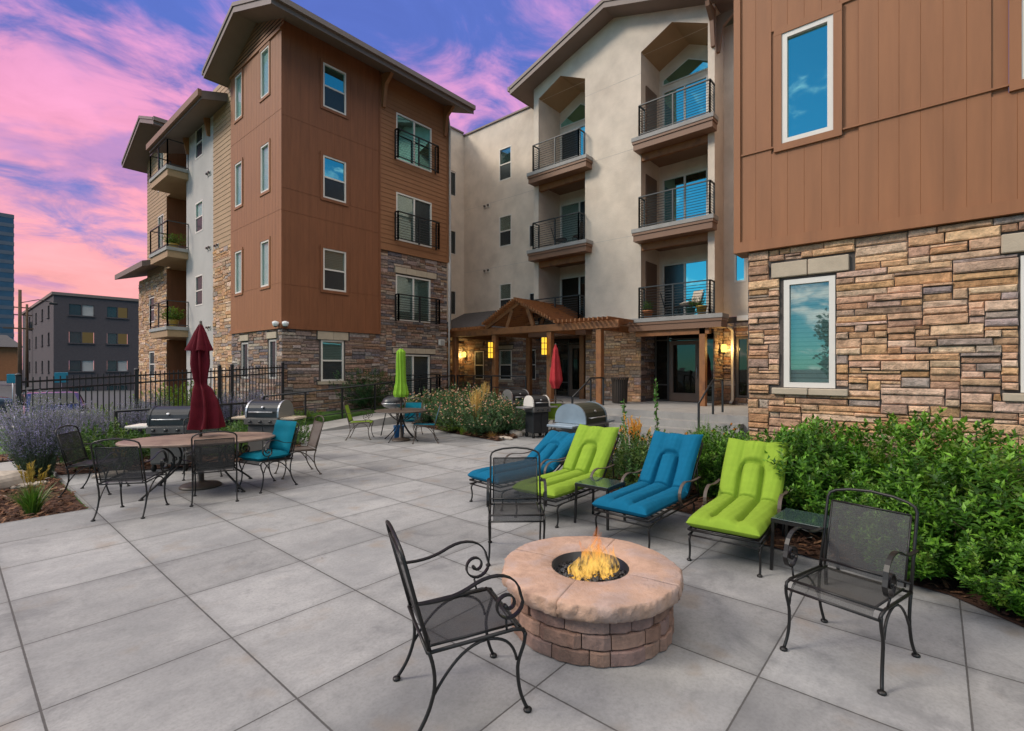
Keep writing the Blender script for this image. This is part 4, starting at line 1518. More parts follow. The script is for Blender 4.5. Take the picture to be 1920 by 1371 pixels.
def make_chair(label, group, mesh='mesh', metal='iron', arms=True, cat='chair'):
    t = thing('patio_chair', label, cat, group=group)
    hw = .245
    B = lambda s, k: (-.225 - .135 * k, s * hw, .405 + .50 * k)          # back posts, k 0..1
    mb = MB()
    # seat frame and back frame
    for s in (-1, 1):
        mb.tube([(-.235, s * hw, .40), (.20, s * hw, .425), (.255, s * hw, .415), (.27, s * (hw - .005), .385)], .0095)
        mb.tube([(-.225, s * (hw - .035), .412), (.215, s * (hw - .035), .432)], .0065)
    mb.tube([(.27, -hw, .385), (.27, hw, .385)], .008)
    mb.tube([(.225, -hw, .427), (.225, hw, .427)], .0085)
    mb.tube([(-.235, -hw, .40), (-.235, hw, .40)], .0085)
    mb.build('seat_frame', metal, t, (0, 0, 0))
    mb = MB()
    arch = [B(-1, 0), B(-1, .45), B(-1, .90), (-.354, -hw + .012, .885), (-.360, -hw + .045, .905), (-.366, -.12, .925), (-.368, 0, .935), (-.366, .12, .925), (-.360, hw - .045, .905), (-.354, hw - .012, .885), B(1, .90), B(1, .45), B(1, 0)]
    mb.tube(arch, .0095)
    for s in (-1, 1):
        mb.tube([(-.222, s * (hw - .028), .425), (-.342, s * (hw - .028), .835)], .006)
    mb.tube([(-.342, -hw + .028, .835), (-.342, hw - .028, .835)], .0065)
    mb.tube([(-.228, -hw, .455), (-.228, hw, .455)], .007)
    mb.build('back_frame', metal, t, (0, 0, 0))
    mb = MB()
    mb.poly([(-.222, -hw + .03, .425), (-.222, hw - .03, .425), (-.341, hw - .03, .833), (-.341, -hw + .03, .833)])
    mb.build('back_mesh', mesh, t, (0, 0, 0))
    mb = MB()
    w = hw - .034
    rows = [(-.225, .412), (-.05, .408), (.10, .420), (.215, .430), (.258, .418), (.272, .388)]
    for a, b in zip(rows[:-1], rows[1:]):
        mb.poly([(a[0], -w, a[1]), (b[0], -w, b[1]), (b[0], w, b[1]), (a[0], w, a[1])])
    mb.build('seat_mesh', mesh, t, (0, 0, 0))
    for s in (-1, 1):
        if arms:
            mb = MB()
            y = s * (hw + .012)
            pts = bez((-.285, y, .645), (-.15, y, .635), (-.08, y, .655), (.0, y, .695), 8) + bez((.0, y, .695), (.09, y, .735), (.22, y, .72), (.235, y, .60), 8)[1:]
            a0, cx_, cz_ = 0.0, .165, .565
            for i in range(1, 27):
                a = -i * (2 * math.pi * 1.45) / 26 + .35
                r_ = .078 * (1 - i / 30) + .006
                pts.append((cx_ + r_ * math.cos(a), y, cz_ + r_ * math.sin(a)))
            # flat strap arm
            P = [Vector(p) for p in pts]
            rings = []
            for i, p in enumerate(P):
                d = (P[min(i + 1, len(P) - 1)] - P[max(i - 1, 0)]).normalized()
                nrm = Vector((-d.z, 0, d.x)) * .0042
                yy = Vector((0, .0125, 0))
                rings.append([p - nrm - yy, p - nrm + yy, p + nrm + yy, p + nrm - yy])
            mb.loft(rings)
            mb.tube([P[-1] + Vector((0, -.014, 0)), P[-1] + Vector((0, .014, 0))], .011, 8)
            mb.tube([(.155, y, .487), (.165, s * hw, .426)], .006)
            mb.build('arm', metal, t, (0, 0, 0))
        for front in (0, 1):
            mb = MB()
            if front:
                path = bez((.262, s * hw, .40), (.275, s * hw, .33), (.215, s * hw, .29), (.225, s * (hw - .003), .20), 8) + bez((.225, s * (hw - .003), .20), (.23, s * (hw - .005), .11), (.25, s * hw, .06), (.275, s * (hw + .008), .012), 7)[1:]
                end = (.275, s * (hw + .008))
                br = bez((.218, s * hw, .27), (.20, s * hw, .37), (.14, s * hw, .40), (.06, s * hw, .405), 8)
            else:
                path = bez((-.232, s * hw, .41), (-.20, s * hw, .33), (-.19, s * hw, .24), (-.215, s * hw, .17), 8) + bez((-.215, s * hw, .17), (-.235, s * hw, .10), (-.27, s * hw, .05), (-.30, s * (hw + .006), .012), 7)[1:]
                end = (-.30, s * (hw + .006))
                br = bez((-.203, s * hw, .20), (-.14, s * hw, .30), (-.06, s * hw, .40), (.06, s * hw, .405), 10)
            mb.tube(path, .0095)
            mb.tube(br, .0075)
            mb.lathe([(.010, .020), (.021, .014), (.023, .007), (.019, .0)], end[0], end[1], 12)
            mb.build('leg', metal, t, (0, 0, 0))
    return t


GC = 'iron chairs round the fire pit'
chA = make_chair('black wrought iron armchair with scroll arms, its side to us, left of the fire pit', GC)
chA.location, chA.rotation_euler = (1.81, 1.92, 0), (0, 0, R(-27))
dup(chA, (3.51, 2.98, 0), R(222), 'black wrought iron armchair behind the fire pit, seen before the lime lounger', GC)
dup(chA, (3.60, .405, 0), R(167), 'black wrought iron armchair right of the fire pit, in front of the hedge', GC)
GT = 'iron chairs round the oval table'
chT = dup(chA, (1.50, 7.33, 0), R(52), 'dark iron chair at the left end of the oval table, its back to us', GT)
dup(chA, (2.38, 7.27, 0), R(70), 'dark iron chair pushed up to the middle of the oval table below the red umbrella', GT)
dup(chA, (1.42, 8.95, 0), R(-35), 'dark iron chair half hidden between the lavender and the oval table', GT)
dup(chA, (2.75, 9.0, 0), R(-105), 'dark iron chair on the far side of the oval table under the red umbrella', GT)
chS = make_chair('brown sling chair at the right end of the oval table, beyond the teal cushion', GT, 'mesh_far', 'iron_brown', False)
chS.location, chS.rotation_euler = (3.80, 7.93, 0), (0, 0, R(168))
blu = dup(chA, (3.10, 7.40, 0), R(192), 'iron chair with teal seat and back cushions beside the oval table', GT)


def chair_cushion(parent, mat, back=True, z=.43):
    """padded seat (and back) cushion as mesh parts of a chair"""
    def pad(name, P, thick):
        mb = MB()
        mb.smooth = True
        n, m = 10, 10
        for side in (1, -1):
            b = len(mb.v)
            for i in range(n + 1):
                for j in range(m + 1):
                    u, v = i / n, j / m * 2 - 1
                    e = (1 - abs(2 * u - 1) ** 6) ** .4 * (1 - abs(v) ** 6) ** .4
                    if side > 0 and name == 'back_cushion':
                        e *= .72 + .28 * abs(math.sin(u * math.pi * 3))
                    p, nr = P(u, v)
                    mb.v.append(tuple(p + nr * (side * thick / 2 * e)))
            for i in range(n):
                for j in range(m):
                    a = b + i * (m + 1) + j
                    q = [a, a + 1, a + m + 2, a + m + 1]
                    mb.face(q if side > 0 else q[::-1])
        return mb.build(name, mat, parent, (0, 0, 0))
    pad('seat_cushion', lambda u, v: (Vector((-.22 + .52 * u, v * .235, z + .045)), Vector((0, 0, 1))), .11)
    if back:
        pad('back_cushion', lambda u, v: (Vector((-.18 - .14 * u, v * .235, z + .05 + .46 * u)), Vector((.96, 0, .27))), .10)


chair_cushion(blu, 'cushion_teal')


# ---------------------------------------------------------------- loungers
def make_lounger(label, mat, loc, rz, ang, group):
    t = thing('chaise_lounge', label, 'lounger', loc, rz, group)
    Ls, Lb, hw = 1.02, .76, .30
    ca, sa = math.cos(R(ang)), math.sin(R(ang))
    z0 = .30

    def path(d):
        """point and normal along the support line from the foot end"""
        bend = .10
        if d < Ls - bend:
            return Vector((d, 0, z0)), 0.0
        if d < Ls + bend:
            k = (d - Ls + bend) / (2 * bend)
            a = R(ang) * k
            x = Ls - bend
            p = Vector((x, 0, z0))
            st = 8
            for i in range(st):
                aa = R(ang) * k * (i + .5) / st
                p += Vector((math.cos(aa), 0, math.sin(aa))) * (2 * bend * k / st)
            return p, a
        p, a = path(Ls + bend - 1e-6)
        return p + Vector((ca, 0, sa)) * (d - Ls - bend), R(ang)
    T = Ls + Lb
    mb = MB()
    mb.smooth = True
    n, m = 120, 56
    r2 = random.Random(int(loc[1] * 100))
    ph = [r2.uniform(0, 6.28) for _ in range(6)]
    for side in (1, -1):
        b = len(mb.v)
        for i in range(n + 1):
            d = T * i / n
            p, a = path(d)
            nr = Vector((-math.sin(a), 0, math.cos(a)))
            for j in range(m + 1):
                v = j / m * 2 - 1
                u = d / T
                eu = (1 - abs(2 * u - 1) ** 22) ** .45
                ev = (1 - abs(v) ** 9) ** .45
                th = .052 * eu * ev
                if side > 0:
                    g = 0.0
                    top_u = .84
                    ridge = lambda x, w: math.exp(-(x / w) ** 2)
                    if .07 < u < top_u:
                        en = min(1, (u - .07) / .03, (top_u - .03 * (abs(v) / .36) ** 5 - u) / .015 + .3)
                        g += en * (ridge(abs(v) - .35, .06))
                    if abs(v) < .40:
                        en = min(1, (.40 - abs(v)) / .06)
                        g += en * ridge(u - top_u + .025 * (abs(v) / .36) ** 5, .014)
                    g += .85 * ridge(d - Ls, .026)
                    g += .25 * ridge(v, .03) * max(0, min(1, (u - .90) / .02))
                    puff = .011 * math.sin(math.pi * min(1, abs(v) / .36 * .5 + .5)) + (.012 * (1 - abs((abs(v) - .68) / .32) ** 2) if abs(v) > .36 else .008 * (1 - (v / .36) ** 2))
                    wr = .0022 * math.sin(d * 61 + 4 * v + ph[0]) * math.sin(d * 23 + ph[1]) + .0016 * math.sin(v * 37 + d * 9 + ph[2])
                    th += (2.1 * puff + wr) * eu * ev - .060 * max(0, min(1.1, g)) * eu * ev
                y = v * hw * (1 - .02 * math.sin(u * 9 + ph[3])) 
                dd = (.034 * (abs(v) ** 3) * max(0, (u - .88) / .12)) - (.012 * abs(v) ** 3 if u < .04 else 0)
                q = p + nr * (.055 + side * th) + Vector((math.cos(a), 0, math.sin(a))) * dd
                mb.v.append((q.x, y, q.z))
        for i in range(n):
            for j in range(m):
                k = b + i * (m + 1) + j
                q = [k, k + 1, k + m + 2, k + m + 1]
                mb.face(q[::-1] if side > 0 else q)
    mb.build('cushion', mat, t, (0, 0, 0))
    mb = MB()
    for s in (-1, 1):
        y = s * (hw - .01)
        mb.tube([(.03, y, z0 - .012), (Ls + .35, y, z0 - .012)], .012)
        mb.tube([(.03, y, z0 - .062), (Ls + .30, y, z0 - .062)], .008)
        for x in (.30, .36, .75, .81):
            mb.tube([(x + .02 * math.cos(k), y, z0 - .037 + .022 * math.sin(k)) for k in [i * .7 for i in range(10)]], .004, 5)
        p1, _ = path(T - .04)
        p0, _ = path(Ls + .02)
        mb.tube([(p0.x, y, p0.z - .01), (p1.x + .01, y, p1.z - .015)], .011)
        pm, _ = path(Ls + .42)
        mb.tube([(pm.x, y, pm.z - .01), (Ls + .33, y, z0 - .03)], .008)
    mb.tube([(.03, -hw + .01, z0 - .012), (.03, hw - .01, z0 - .012)], .012)
    mb.tube([(.03, -hw + .01, z0 - .062), (.03, hw - .01, z0 - .062)], .008)
    for k in range(9):
        x = .1 + k * (Ls - .1) / 8
        mb.tube([(x, -hw + .01, z0 - .012), (x, hw - .01, z0 - .012)], .006, 5)
    mb.tube([(p1.x + .01, -hw + .01, p1.z - .015), (p1.x + .01, hw - .01, p1.z - .015)], .011)
    mb.build('frame', 'iron', t, (0, 0, 0))
    for s in (-1, 1):
        y = s * (hw - .01)
        for (x, f) in ((.07, -1), (Ls + .18, 1)):
            mb = MB()
            mb.tube(bez((x - f * .10, y, z0 - .062), (x - f * .01, y, z0 - .065), (x + f * .02, y, z0 - .09), (x + f * .012, y, .17), 8) + bez((x + f * .012, y, .17), (x - f * .008, y, .10), (x - f * .005, y, .05), (x + f * .02, y, .012), 6)[1:], .010)
            mb.lathe([(.009, .022), (.020, .014), (.023, .006), (.018, .0)], x + f * .02, y, 12)
            mb.build('leg', 'iron', t, (0, 0, 0))
        mb = MB()
        ya = s * (hw + .035)
        pts = bez((Ls - .26, ya, z0 - .01), (Ls - .42, ya, z0 + .10), (Ls - .30, ya, z0 + .26), (Ls - .12, ya, z0 + .22), 10) + bez((Ls - .12, ya, z0 + .22), (Ls + .02, ya, z0 + .19), (Ls + .12, ya, z0 + .20), (Ls + .24, ya, z0 + .21), 7)[1:]
        P = pts
        rings = []
        for i, p in enumerate(P):
            d = (P[min(i + 1, len(P) - 1)] - P[max(i - 1, 0)]).normalized()
            nrm = Vector((-d.z, 0, d.x)) * .004
            yy = Vector((0, .016, 0))
            rings.append([p - nrm - yy, p - nrm + yy, p + nrm + yy, p + nrm - yy])
        mb.loft(rings)
        mb.tube([(Ls - .26, ya, z0 - .01), (Ls - .26, s * (hw - .01), z0 - .012)], .007)
        mb.build('arm', 'iron_brown', t, (0, 0, 0))
    return t


GL = 'cushioned loungers in a row by the hedge'
make_lounger('blue cushioned lounger reclined almost flat, farthest from the fire pit', 'cushion_blue', (4.42, 4.30, 0), R(-5), 33, GL)
make_lounger('lime green cushioned lounger between the two blue loungers', 'cushion_green', (4.32, 3.42, 0), R(1), 52, GL)
make_lounger('blue cushioned lounger raised upright beside the square side table', 'cushion_blue', (4.33, 2.36, 0), 0, 52, GL)
make_lounger('lime green cushioned lounger nearest the right hand iron chair', 'cushion_green', (4.38, 1.40, 0), R(3.5), 50, GL)


def make_side_table(label, loc, rz, top='glass_table'):
    t = thing('side_table', label, 'side table', loc, rz, 'small tables between the loungers')
    mb = MB()
    mb.bbox(-.205, .205, -.205, .205, .442, .452, .004)
    mb.build('table_top', top, t, (0, 0, 0))
    mb = MB()
    q = [(-.20, -.20), (.20, -.20), (.20, .20), (-.20, .20)]
    for a, b in zip(q, q[1:] + q[:1]):
        mb.bar((*a, .428), (*b, .428), .022, .026)
    mb.build('frame', 'iron', t, (0, 0, 0))
    for x, y in q:
        mb = MB()
        mb.bar((x * .96, y * .96, .425), (x * 1.02, y * 1.02, 0), .022, .022)
        mb.build('leg', 'iron', t, (0, 0, 0))
    return t


make_side_table('small square side table with green glass between lime and blue loungers', (4.86, 2.88, 0), R(2))
make_side_table('small dark side table right of the nearest lime lounger', (4.86, .86, 0), R(-4))


# ---------------------------------------------------------------- tables
ot = thing('patio_table', 'large oval brown table with scrolled iron legs under the burgundy umbrella', 'table', (2.43, 8.02, 0), R(-27))
mb = MB()
for k, (zz0, zz1, ex) in enumerate(((.695, .725, 0),)):
    ring = lambda d, z: [((.98 - d) * math.cos(a), (.62 - d) * math.sin(a), z) for a in [2 * math.pi * i / 64 for i in range(64)]]
    mb.loft([ring(.02, .693), ring(0, .703), ring(0, .722), ring(.015, .732), ring(.10, .733)])
mb.build('table_top', 'table_stone', ot, (0, 0, 0))
for sx in (-1, 1):
    for sy in (-1, 1):
        mb = MB()
        d = Vector((sx * .80, sy * .60, 0)).normalized()
        A = lambda r, z: (d.x * r, d.y * r, z)
        pts = bez(A(.60, .69), A(.40, .66), A(.30, .52), A(.36, .38), 10) + bez(A(.36, .38), A(.42, .24), A(.62, .14), A(.74, .015), 10)[1:]
        mb.tube(pts, .014)
        sp = []
        for i in range(22):
            a = i * .36
            q = .085 * (1 - i / 25)
            sp.append(A(.455 + q * math.cos(a + 2.6), .40 + q * math.sin(a + 2.6)))
        mb.tube(sp, .010)
        mb.lathe([(.012, .025), (.03, .012), (.03, 0)], d.x * .74, d.y * .74, 10)
        mb.build('leg', 'iron', ot, (0, 0, 0))
mb = MB()
for sx in (-1, 1):
    mb.tube([(sx * .28, -.22, .40), (0, 0, .36), (sx * .28, .22, .40)], .010)
mb.build('stretcher', 'iron', ot, (0, 0, 0))


def make_round_table(label, loc, r=.62):
    t = thing('round_table', label, 'table', loc, .3)
    mb = MB()
    mb.lathe([(r - .02, .70), (r, .705), (r, .725), (r - .02, .732), (.03, .733)], n=40)
    mb.build('table_top', 'iron_brown', t, (0, 0, 0))
    mb = MB()
    mb.tube([(0, 0, .02), (0, 0, .70)], .03)
    mb.build('pedestal', 'iron_brown', t, (0, 0, 0))
    for k in range(4):
        a = k * math.pi / 2
        A = lambda q, z: (q * math.cos(a), q * math.sin(a), z)
        mb = MB()
        mb.tube(bez(A(.03, .60), A(.10, .30), A(.25, .20), A(.48, .012), 10), .012)
        mb.tube(bez(A(.03, .45), A(.20, .50), A(.38, .62), A(.42, .70), 8), .010)
        mb.build('leg', 'iron', t, (0, 0, 0))
    return t


make_round_table('round brown iron table under the closed lime umbrella', (7.19, 9.72, 0))
make_round_table('small iron table at the closed red umbrella near the terrace steps', (11.05, 7.95, 0), .5)

GR = 'chairs round the far table'
gch = make_chair('lime sling chair turned right towards the round table', GR, 'cushion_green', 'iron_brown', True)
gch.location, gch.rotation_euler = (6.72, 10.72, 0), (0, 0, R(-42))
bch = make_chair('dark blue sling chair right of the round table with its back to the flower bed', GR, 'cushion_teal', 'iron_brown', True)
bch.location, bch.rotation_euler = (7.40, 9.08, 0), (0, 0, R(140))
dup(bch, (7.85, 10.25, 0), R(215), 'blue sling chair behind the round table, half hidden by it', GR)
g2 = dup(gch, (10.45, 7.62, 0), R(40), 'lime sling chair below the closed red umbrella by the terrace', GR)


# ---------------------------------------------------------------- closed umbrellas
def umbrella(label, loc, prof, mat, flap=None, rot=0.0, top=2.4, base=.24, folds=8, depth=.22, seed=1, base_mat='iron_brown', lean=(0, 0)):
    """closed market umbrella: base, pole, hanging folded canopy"""
    t = thing('patio_umbrella', label, 'umbrella', loc, rot, 'closed umbrellas')
    rq = random.Random(seed)
    mb = MB()
    mb.lathe([(base, 0), (base, .018), (base * .9, .04), (base * .35, .065), (.045, .09), (.04, .30), (.028, .31)], n=32)
    mb.build('base', base_mat, t, (0, 0, 0))
    mb = MB()
    mb.tube([(0, 0, .05), (0, 0, top - .03)], .02, 10)
    mb.build('pole', 'iron_brown', t, (0, 0, 0))
    mb = MB()
    mb.lathe([(.012, top - .07), (.022, top - .05), (.014, top - .03), (.02, top - .012), (.012, top), (.002, top + .004)], n=12)
    mb.build('finial', 'dark_frame', t, (0, 0, 0))
    phs = [rq.uniform(0, 6.28) for _ in range(5)]

    def cloth(name, pr, amp, folds=folds):
        mb = MB()
        mb.smooth = True
        n = 96
        rings = []
        for (r, z, sx, sy) in pr:
            ring = []
            for q in range(n):
                a = 2 * math.pi * q / n
                f = .5 + .5 * math.cos(folds * a + phs[0] + .8 * math.sin(z * 3 + phs[1]))
                f2 = .5 + .5 * math.cos(3 * a + phs[2] + z * 2.5)
                rad = r * (1 - amp * (1 - f ** 1.6) - amp * .45 * f2)
                zz_ = z - .06 * r * (1 - f) 
                ring.append((sx + rad * math.cos(a), sy + rad * math.sin(a), zz_))
            rings.append(ring)
        mb.loft(rings, cap=False)
        return mb.build(name, mat, t, (0, 0, 0))
    fine = []
    for (a, b) in zip(prof[:-1], prof[1:]):
        for k in range(4):
            u = k / 4
            uu = u * u * (3 - 2 * u)
            fine.append(tuple(a[i] + (b[i] - a[i]) * (uu if i != 1 else u) for i in range(4)))
    fine.append(prof[-1])
    cloth('canopy', fine, depth)
    if flap:
        cloth('top_vent', flap, .42, 4)
    return t


umbrella('tall burgundy umbrella tied shut, standing through the oval table', (2.48, 8.18, 0),
         [(.03, 2.37, 0, 0), (.09, 2.20, 0, 0), (.14, 2.02, .0, 0), (.15, 1.80, .0, 0), (.12, 1.62, 0, 0), (.095, 1.52, .0, 0), (.165, 1.40, .025, -.025), (.215, 1.22, .04, -.045), (.245, 1.02, .05, -.06), (.275, .86, .045, -.05)],
         'umb_red', [(.02, 2.39, 0, 0), (.09, 2.26, 0, 0), (.145, 2.12, 0, 0), (.20, 2.01, .0, 0), (.197, 1.995, 0, 0)], top=2.43, base=.27, folds=7, depth=.46, seed=4)
umbrella('slim lime umbrella wrapped shut at the round table', (7.19, 9.72, 0),
         [(.05, 2.20, 0, 0), (.115, 2.12, 0, 0), (.12, 1.9, 0, 0), (.125, 1.6, 0, 0), (.135, 1.40, 0, 0), (.17, 1.25, 0, 0), (.195, 1.12, 0, 0), (.17, 1.05, 0, 0)],
         'umb_green', top=2.27, base=.22, folds=9, depth=.2, seed=7)
umbrella('short bright red umbrella hanging shut in front of the pergola', (11.05, 7.95, 0),
         [(.03, 2.38, 0, 0), (.08, 2.22, 0, 0), (.13, 1.9, 0, 0), (.19, 1.55, 0, 0), (.215, 1.40, 0, 0), (.12, 1.18, 0, 0)],
         'umb_red2', top=2.42, base=.2, folds=6, depth=.28, seed=9)


# ---------------------------------------------------------------- grills
def make_grill(label, loc, rz, w=.62, d=.5, shelf=.82, lid='grill_black', cart='grill_grey', ends='steel', side='white_frame', round_=False, depth_sc=1.0, sh=.36, cart_frac=.92, hi=.30):
    t = thing('gas_grill', label, 'grill', loc, rz, 'barbecue grills on the patio')
    hw, hd = w / 2, d / 2
    mb = MB()
    mb.bbox(-hw * cart_frac, hw * cart_frac, -hd * .85, hd * .85, .12, shelf - .14, .012)
    mb.mi = 1
    for k in range(2):
        mb.box(-hw * cart_frac + .01 + k * hw * cart_frac, -.008 + k * hw * cart_frac, -hd * .85 - .012, -hd * .85 + .005, .15, shelf - .17)
    mb.build('cart', [cart, cart], t, (0, 0, 0))
    mb = MB()
    mb.bbox(-hw, hw, -hd, hd, shelf - .14, shelf, .012)
    mb.build('firebox', 'grill_grey', t, (0, 0, 0))
    mb = MB()
    mb.smooth = False
    prof = [(-hd, 0)] + [(-hd * math.cos(a), hi * math.sin(a) ** .7) for a in [math.pi * q / 14 for q in range(1, 14)]] + [(hd, 0)]
    mb.loft([[(x, y, shelf + .005 + z) for y, z in prof] for x in (-hw + .03, hw - .03)])
    mb.build('lid', lid, t, (0, 0, 0))
    for s in (-1, 1):
        mb = MB()
        x = s * (hw - .015)
        mb.loft([[(x + o_, y * 1.04, shelf + .002 + z * 1.04) for y, z in prof] for o_ in (-.017, .017)])
        mb.build('lid_end', ends, t, (0, 0, 0))
        mb = MB()
        mb.bbox(min(s * hw, s * (hw + sh)), max(s * hw, s * (hw + sh)), -hd * .9, hd * .8, shelf - .045, shelf - .005, .008)
        mb.build('side_shelf', side, t, (0, 0, 0))
    mb = MB()
    mb.tube([(-hw * .7, -hd - .05, shelf + .10), (hw * .7, -hd - .05, shelf + .10)], .012)
    for s in (-1, 1):
        mb.tube([(s * hw * .65, -hd + .03, shelf + .10), (s * hw * .65, -hd - .05, shelf + .10)], .009)
    mb.build('handle', 'steel', t, (0, 0, 0))
    mb = MB()
    mb.bbox(-hw, hw, -hd - .045, -hd, shelf - .13, shelf - .02, .006)
    mb.build('control_panel', 'grill_grey', t, (0, 0, 0))
    for k in (-.6, 0, .6):
        mb = MB()
        mb.tube([(k * hw, -hd - .045, shelf - .075), (k * hw, -hd - .08, shelf - .075)], .024, 12)
        mb.build('knob', 'grill_black', t, (0, 0, 0))
    for sx in (-1, 1):
        for sy in (-1, 1):
            mb = MB()
            mb.tube([(sx * hw * .8 - .015, sy * hd * .7, .06), (sx * hw * .8 + .015, sy * hd * .7, .06)], .06, 14)
            mb.build('wheel', 'rubber', t, (0, 0, 0))
    mb = MB()
    mb.lathe([(.025, 0), (.025, .010), (.008, .012)], n=16)
    dd = mb.build('thermometer', 'steel', t, (0, -hd * .93, shelf + hi * .62))
    dd.rotation_euler = (R(62), 0, 0)
    return t


FACE = R(40.8 - 90)       # front of a grill turned to the camera
make_grill('black lidded grill with pale side shelves, partly behind the burgundy umbrella', (2.62, 9.90, 0), FACE + R(8), .62, .5, .78, ends='grill_black')
make_grill('black grill with shiny steel lid ends behind the teal cushioned chair', (4.08, 9.62, 0), FACE - R(6), .66, .5, .82, ends='steel', side='cast_stone', sh=.3)
make_grill('black barrel lidded grill behind the rose bed', (11.0, 9.35, 0), FACE + R(35), .62, .5, .80, side='grill_grey', sh=.2, hi=.30)
make_grill('small cart grill with white lid ends at the corner of the rose bed', (9.78, 7.62, 0), FACE + R(30), .50, .44, .78, ends='white_frame', cart='grill_black', side='steel', sh=.26, hi=.26)
make_grill('big silver grill with olive black lid and a red lighter on its shelf', (7.55, 4.86, 0), FACE + R(50), .74, .62, .77, lid='cover_dark', ends='steel_blue', cart='grill_grey', side='steel_blue', sh=.36, hi=.33)
kt = thing('kettle_grill', 'small portable black kettle grill with silver bowl behind the round table', 'grill', (7.60, 10.62, 0), 0, 'barbecue grills on the patio')
mb = MB()
mb.lathe([(.02, 1.03), (.12, 1.02), (.24, .95), (.285, .86), (.285, .845)], n=24)
mb.build('lid', 'grill_black', kt, (0, 0, 0))
mb = MB()
mb.lathe([(.29, .845), (.285, .82), (.22, .74), (.10, .70), (.01, .695)], n=24)
mb.build('bowl', 'steel', kt, (0, 0, 0))
mb = MB()
mb.tube([(-.05, 0, 1.05), (.05, 0, 1.05)], .012)
mb.build('handle', 'rubber', kt, (0, 0, 0))
for k in range(3):
    mb = MB()
    a = k * 2.094 + .4
    mb.tube([(.15 * math.cos(a), .15 * math.sin(a), .72), (.30 * math.cos(a), .30 * math.sin(a), 0)], .014)
    mb.build('leg', 'iron', kt, (0, 0, 0))
mb = MB()
mb.bbox(7.33, 7.56, 4.62, 4.70, .797, .825, .01)
tag(mb.build('lighter', 'red_thing'), 'red lighter lying on the silver grill by the blue lounger', 'lighter')
for k in range(1):
    mb = MB()
    mb.lathe([(.11, .0), (.135, .30), (.14, .31), (.125, .31), (.10, .03)], n=20)
    tag(mb.build('bucket', 'blue_plastic', None, (7.42, 10.12, 0)), 'blue plastic bucket on the concrete behind the round table', 'bucket')

bn = thing('trash_bin', 'dark brown slatted litter bin on the terrace beside the stone wall', 'bin', (14.95, 8.1, .55))
mb = MB()
mb.lathe([(.20, .02), (.235, .05), (.25, .78), (.23, .80)], n=24)
mb.build('liner', 'rubber', bn, (0, 0, 0))
mb = MB()
for k in range(26):
    a = 2 * math.pi * k / 26
    c, s = math.cos(a), math.sin(a)
    A = lambda r, t_, z: (r * c - t_ * s, r * s + t_ * c, z)
    mb.loft([[A(.235, -.02, .02), A(.25, -.02, .02), A(.25, .02, .02), A(.235, .02, .02)], [A(.255, -.022, .72), A(.27, -.022, .72), A(.27, .022, .72), A(.255, .022, .72)], [A(.285, -.024, .84), A(.30, -.024, .84), A(.30, .024, .84), A(.285, .024, .84)]])
mb.build('slat_panel', 'bin_slat', bn, (0, 0, 0))
mb = MB()
mb.lathe([(.30, .84), (.31, .85), (.30, .865), (.22, .875), (.20, .86)], n=28)
mb.build('rim', 'bin_slat', bn, (0, 0, 0))
# ---------------------------------------------------------------- pergola
pg_ = thing('pergola', 'stained timber pergola with a little gable, in front of the cream wing', 'pergola', (14.0, 11.6, .55), world=True)
PYS = (15.2, 12.95, 10.30, 8.30)
for i, y in enumerate(PYS):
    mb = MB()
    mb.bbox(13.9, 14.1, y - .1, y + .1, .55, 3.02, .012)
    mb.build('post', 'wood', pg_)
for y in PYS[1:3]:
    mb = MB()
    mb.bbox(16.0, 16.2, y - .1, y + .1, .55, 3.02, .012)
    mb.build('post', 'wood', pg_)
mb = MB()
mb.bbox(13.86, 13.98, 7.55, 15.9, 3.02, 3.26, .01)
mb.build('front_beam', 'wood', pg_)
mb = MB()
mb.bbox(14.02, 14.14, 7.75, 15.9, 3.02, 3.24, .01)
mb.build('front_beam', 'wood', pg_)
for y in (8.30, 10.30, 12.95, 15.2):
    mb = MB()
    mb.bbox(14.145, 16.70, y - .07, y + .07, 2.98, 3.2, .01)
    mb.build('cross_beam', 'wood', pg_)
GY, GZ, GH, GW_ = 11.62, 3.28, .82, 1.62
zr = lambda y: GZ + GH * (1 - abs(y - GY) / GW_)
for x in (13.92, 15.9):
    mb = MB()
    for s in (-1, 1):
        mb.bar((x, GY + s * (GW_ + .12), GZ + .03), (x, GY, GZ + GH + .08), .10, .17)
    for s in (-1, 1):
        mb.bar((x + .002, GY + s * .62, GZ - .01), (x + .002, GY + s * .36, zr(GY + s * .36) - .02), .10, .14)
    mb.build('truss', 'wood', pg_)
mb = MB()
k = 0
y = GY - GW_
while y < GY + GW_ + .01:
    z = zr(y) + .11
    mb.box(13.55, 16.68, y - .022, y + .022, z, z + .10)
    y += .115
y = 7.78
while y < 15.6:
    if abs(y - GY) > GW_ + .05:
        mb.box(13.55, 16.68, y - .022, y + .022, 3.265, 3.36)
    y += .17
mb.build('slat_roof', 'wood', pg_)


